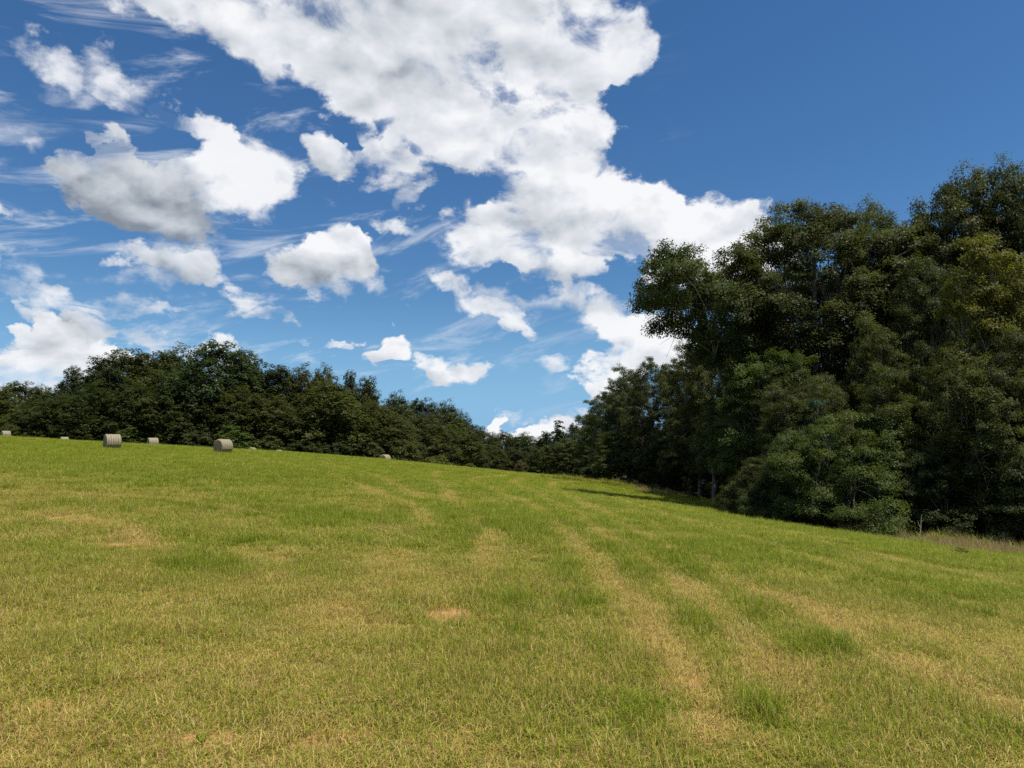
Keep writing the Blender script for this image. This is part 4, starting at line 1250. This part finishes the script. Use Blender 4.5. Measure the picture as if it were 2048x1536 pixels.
BALES = [bale_meshes(3), bale_meshes(8)]
BG = 'round hay bales left on the field'
for i, (px, py, Y, ang, lab) in enumerate((
    (224, 897.5, 66, 43, 'largest bale, round, pale net wrap with vertical stripes, nearest on the left of the field'),
    (446, 905.5, 70, 60, 'second large bale with its brown round end turned to the camera'),
    (305, 895, 100, 42, 'middling bale between the two large ones, farther back and lower'),
    (11, 877, 128, 52, 'small bale at the extreme left edge of the field'),
    (128, 888.5, 135, 46, 'tiny bale half sunk behind the crest, second from the left edge'),
    (504, 908.5, 145, 80, 'pale bale top just right of the brown-ended bale, mostly hidden by the crest'),
    (557, 912.5, 152, 76, 'thin sliver of a bale top, right of the other half-hidden one'),
    (770, 926.5, 112, 62, 'lone bale farthest right on the field with a pinkish end'),
)):
    p = at(px, py, Y)
    z = hgt(p.x, Y)
    rt = bpy.data.objects.new('hay_bale', None); COL.objects.link(rt)
    rt.location = (p.x, Y, z + .66 if i > 1 else z + .68); rt.rotation_euler = (0, 0, R(ang))
    tag(rt, lab, 'hay bale', BG)
    sd, en, st = BALES[i % 2]
    link('net_wrap', sd, rt)
    for e in en:
        link('end_face', e, rt)
    tag(link('loose_straw', st, rt), kind='stuff')

# ------------------------------------------------------------------ rough growth at the wood edge
TALLM = grass_mat('dry_stem', ((.38, .21, .12), (.62, .41, .25)))
WEEDM = grass_mat('weed_blade')
T_PROTOS = [tuft_mesh('stems', 12, .2, .62, .16, .007, TALLM, 0, 41, .35), tuft_mesh('stems', 10, .24, .8, .2, .007, TALLM, 0, 42, .3), tuft_mesh('stems', 16, .22, .42, .3, .008, TALLM, .05, 43, .5)]
W_PROTOS = [tuft_mesh('weeds', 34, .2, .42, .4, .014, WEEDM, 0, 51, .6), tuft_mesh('weeds', 30, .22, .55, .3, .016, WEEDM, 0, 52, .7), tuft_mesh('weeds', 40, .24, .3, .5, .012, WEEDM, .1, 53, .6)]


def strip(name, label, protos, n, path, spread, dry, hmin, hmax, gap=.42):
    # path: field-edge points as seen in the photograph, turned into a line on the ground
    W = np.array([ground_at(*p) for p in path]); L = np.concatenate([[0], np.cumsum(np.linalg.norm(np.diff(W, axis=0), axis=1))])
    t = rng.uniform(0, L[-1], n)
    x = np.interp(t, L, W[:, 0]) + rng.normal(0, spread, n); y = np.interp(t, L, W[:, 1]) + rng.normal(0, spread, n)
    clump = fbm(x * .8, y * .5, 3, 81)
    keep = clump > gap
    x, y, clump = x[keep], y[keep], clump[keep]; m = len(x)
    s = rng.uniform(hmin, hmax, m)
    scatter(name, label, np.stack([x, y, height(x, y)], 1), np.stack([rng.normal(0, .1, m), rng.normal(0, .1, m), rng.random(m) * 6.28], 1),
            np.stack([s ** .5, s ** .5, s * (.6 + .8 * clump)], 1), rng.integers(0, len(protos), m), np.clip(rng.normal(dry, .15, m), 0, 1), protos)


strip('tan_grass', 'tall tan grass standing along the wood edge at the right', T_PROTOS, 380, [(1880, 1097), (1960, 1106), (2048, 1113), (2200, 1130)], .38, .96, .35, 1.1, .40)
strip('tan_grass', 'thin tan grass among the weeds under the layered bush', T_PROTOS, 170, [(1690, 1066), (1780, 1079), (1900, 1098)], .35, .95, .5, 1.05)
strip('weeds', 'green weeds in the shade along the foot of the right wood', W_PROTOS, 1500, [(1420, 1016), (1550, 1040), (1700, 1064), (1850, 1086), (1960, 1100), (2150, 1120)], .7, .12, .6, 1.3)
strip('tan_grass', 'pale dry grass patch at the far end of the long shadow', T_PROTOS, 130, [(1270, 981), (1310, 986), (1365, 992)], .5, .97, .8, 1.3, .3)
strip('weeds', 'low green growth along the far right field edge', W_PROTOS, 420, [(1090, 957), (1160, 962), (1200, 967), (1260, 976)], .8, .15, .8, 1.6)

# pale dead stalk
px_, py_ = 1838, 1084
g0 = ground_at(px_, py_)
mb = MB()
z0 = hgt(*g0)
mb.tube([(0, 0, -.05), (.05, 0, .3), (.13, .02, .62), (.16, .02, 1.0), (.22, .03, 1.25)], [.026, .024, .019, .012, .005], 6)
mb.tube([(.13, .02, .62), (.06, .05, .8), (.03, .06, .95)], [.018, .012, .005], 5)
mb.tube([(.05, 0, .3), (-.08, .02, .42), (-.12, .03, .5)], [.018, .012, .005], 5)
mb.tube([(.16, .02, .9), (.28, 0, 1.02)], [.01, .004], 5)
mst, t_ = new_mat('dead_stem')
b_ = nd(t_, 'ShaderNodeBsdfDiffuse'); t_.links.new(mixc(t_, noise(t_, nd(t_, 'ShaderNodeTexCoord').outputs['Object'], 12, 4).outputs[0], (.30, .25, .14), (.52, .46, .30)), b_.inputs[0]); out(t_, b_.outputs[0])
o = link('dead_stalk', mb.mesh('dead_stalk', mst)); o.location = (g0[0], g0[1], z0)
tag(o, 'pale dead stalk leaning at the edge of the tan grass', 'stalk')

# little heap of dark sticks on the grass
g0 = ground_at(1921, 1113)
rt = bpy.data.objects.new('brush_pile', None); COL.objects.link(rt); rt.scale = (.62, .62, .8); rt.location = (g0[0], g0[1], hgt(*g0))
tag(rt, 'little heap of dark broken sticks on the grass by the tan stems', 'brush pile')
mdk, t_ = new_mat('dark_stick')
b_ = nd(t_, 'ShaderNodeBsdfDiffuse'); t_.links.new(mixc(t_, noise(t_, nd(t_, 'ShaderNodeTexCoord').outputs['Object'], 9, 4).outputs[0], (.035, .026, .02), (.13, .10, .07)), b_.inputs[0]); out(t_, b_.outputs[0])
gs = np.random.default_rng(77)
for k in range(34):
    a = gs.random() * 3.14; L = gs.uniform(.18, .45); c = gs.normal(0, [.2, .14, 0]); zc = .05 + .24 * gs.random() * math.exp(-(c[0] ** 2 + c[1] ** 2) * 4)
    d = np.array([math.cos(a), math.sin(a), gs.normal(0, .18)]) * L / 2
    c[2] = zc + .03
    mb = MB(); mb.tube([c - d, c + gs.normal(0, .02, 3), c + d], [.016, .013, .006], 5)
    link('stick', mb.mesh('stick', mdk), rt)
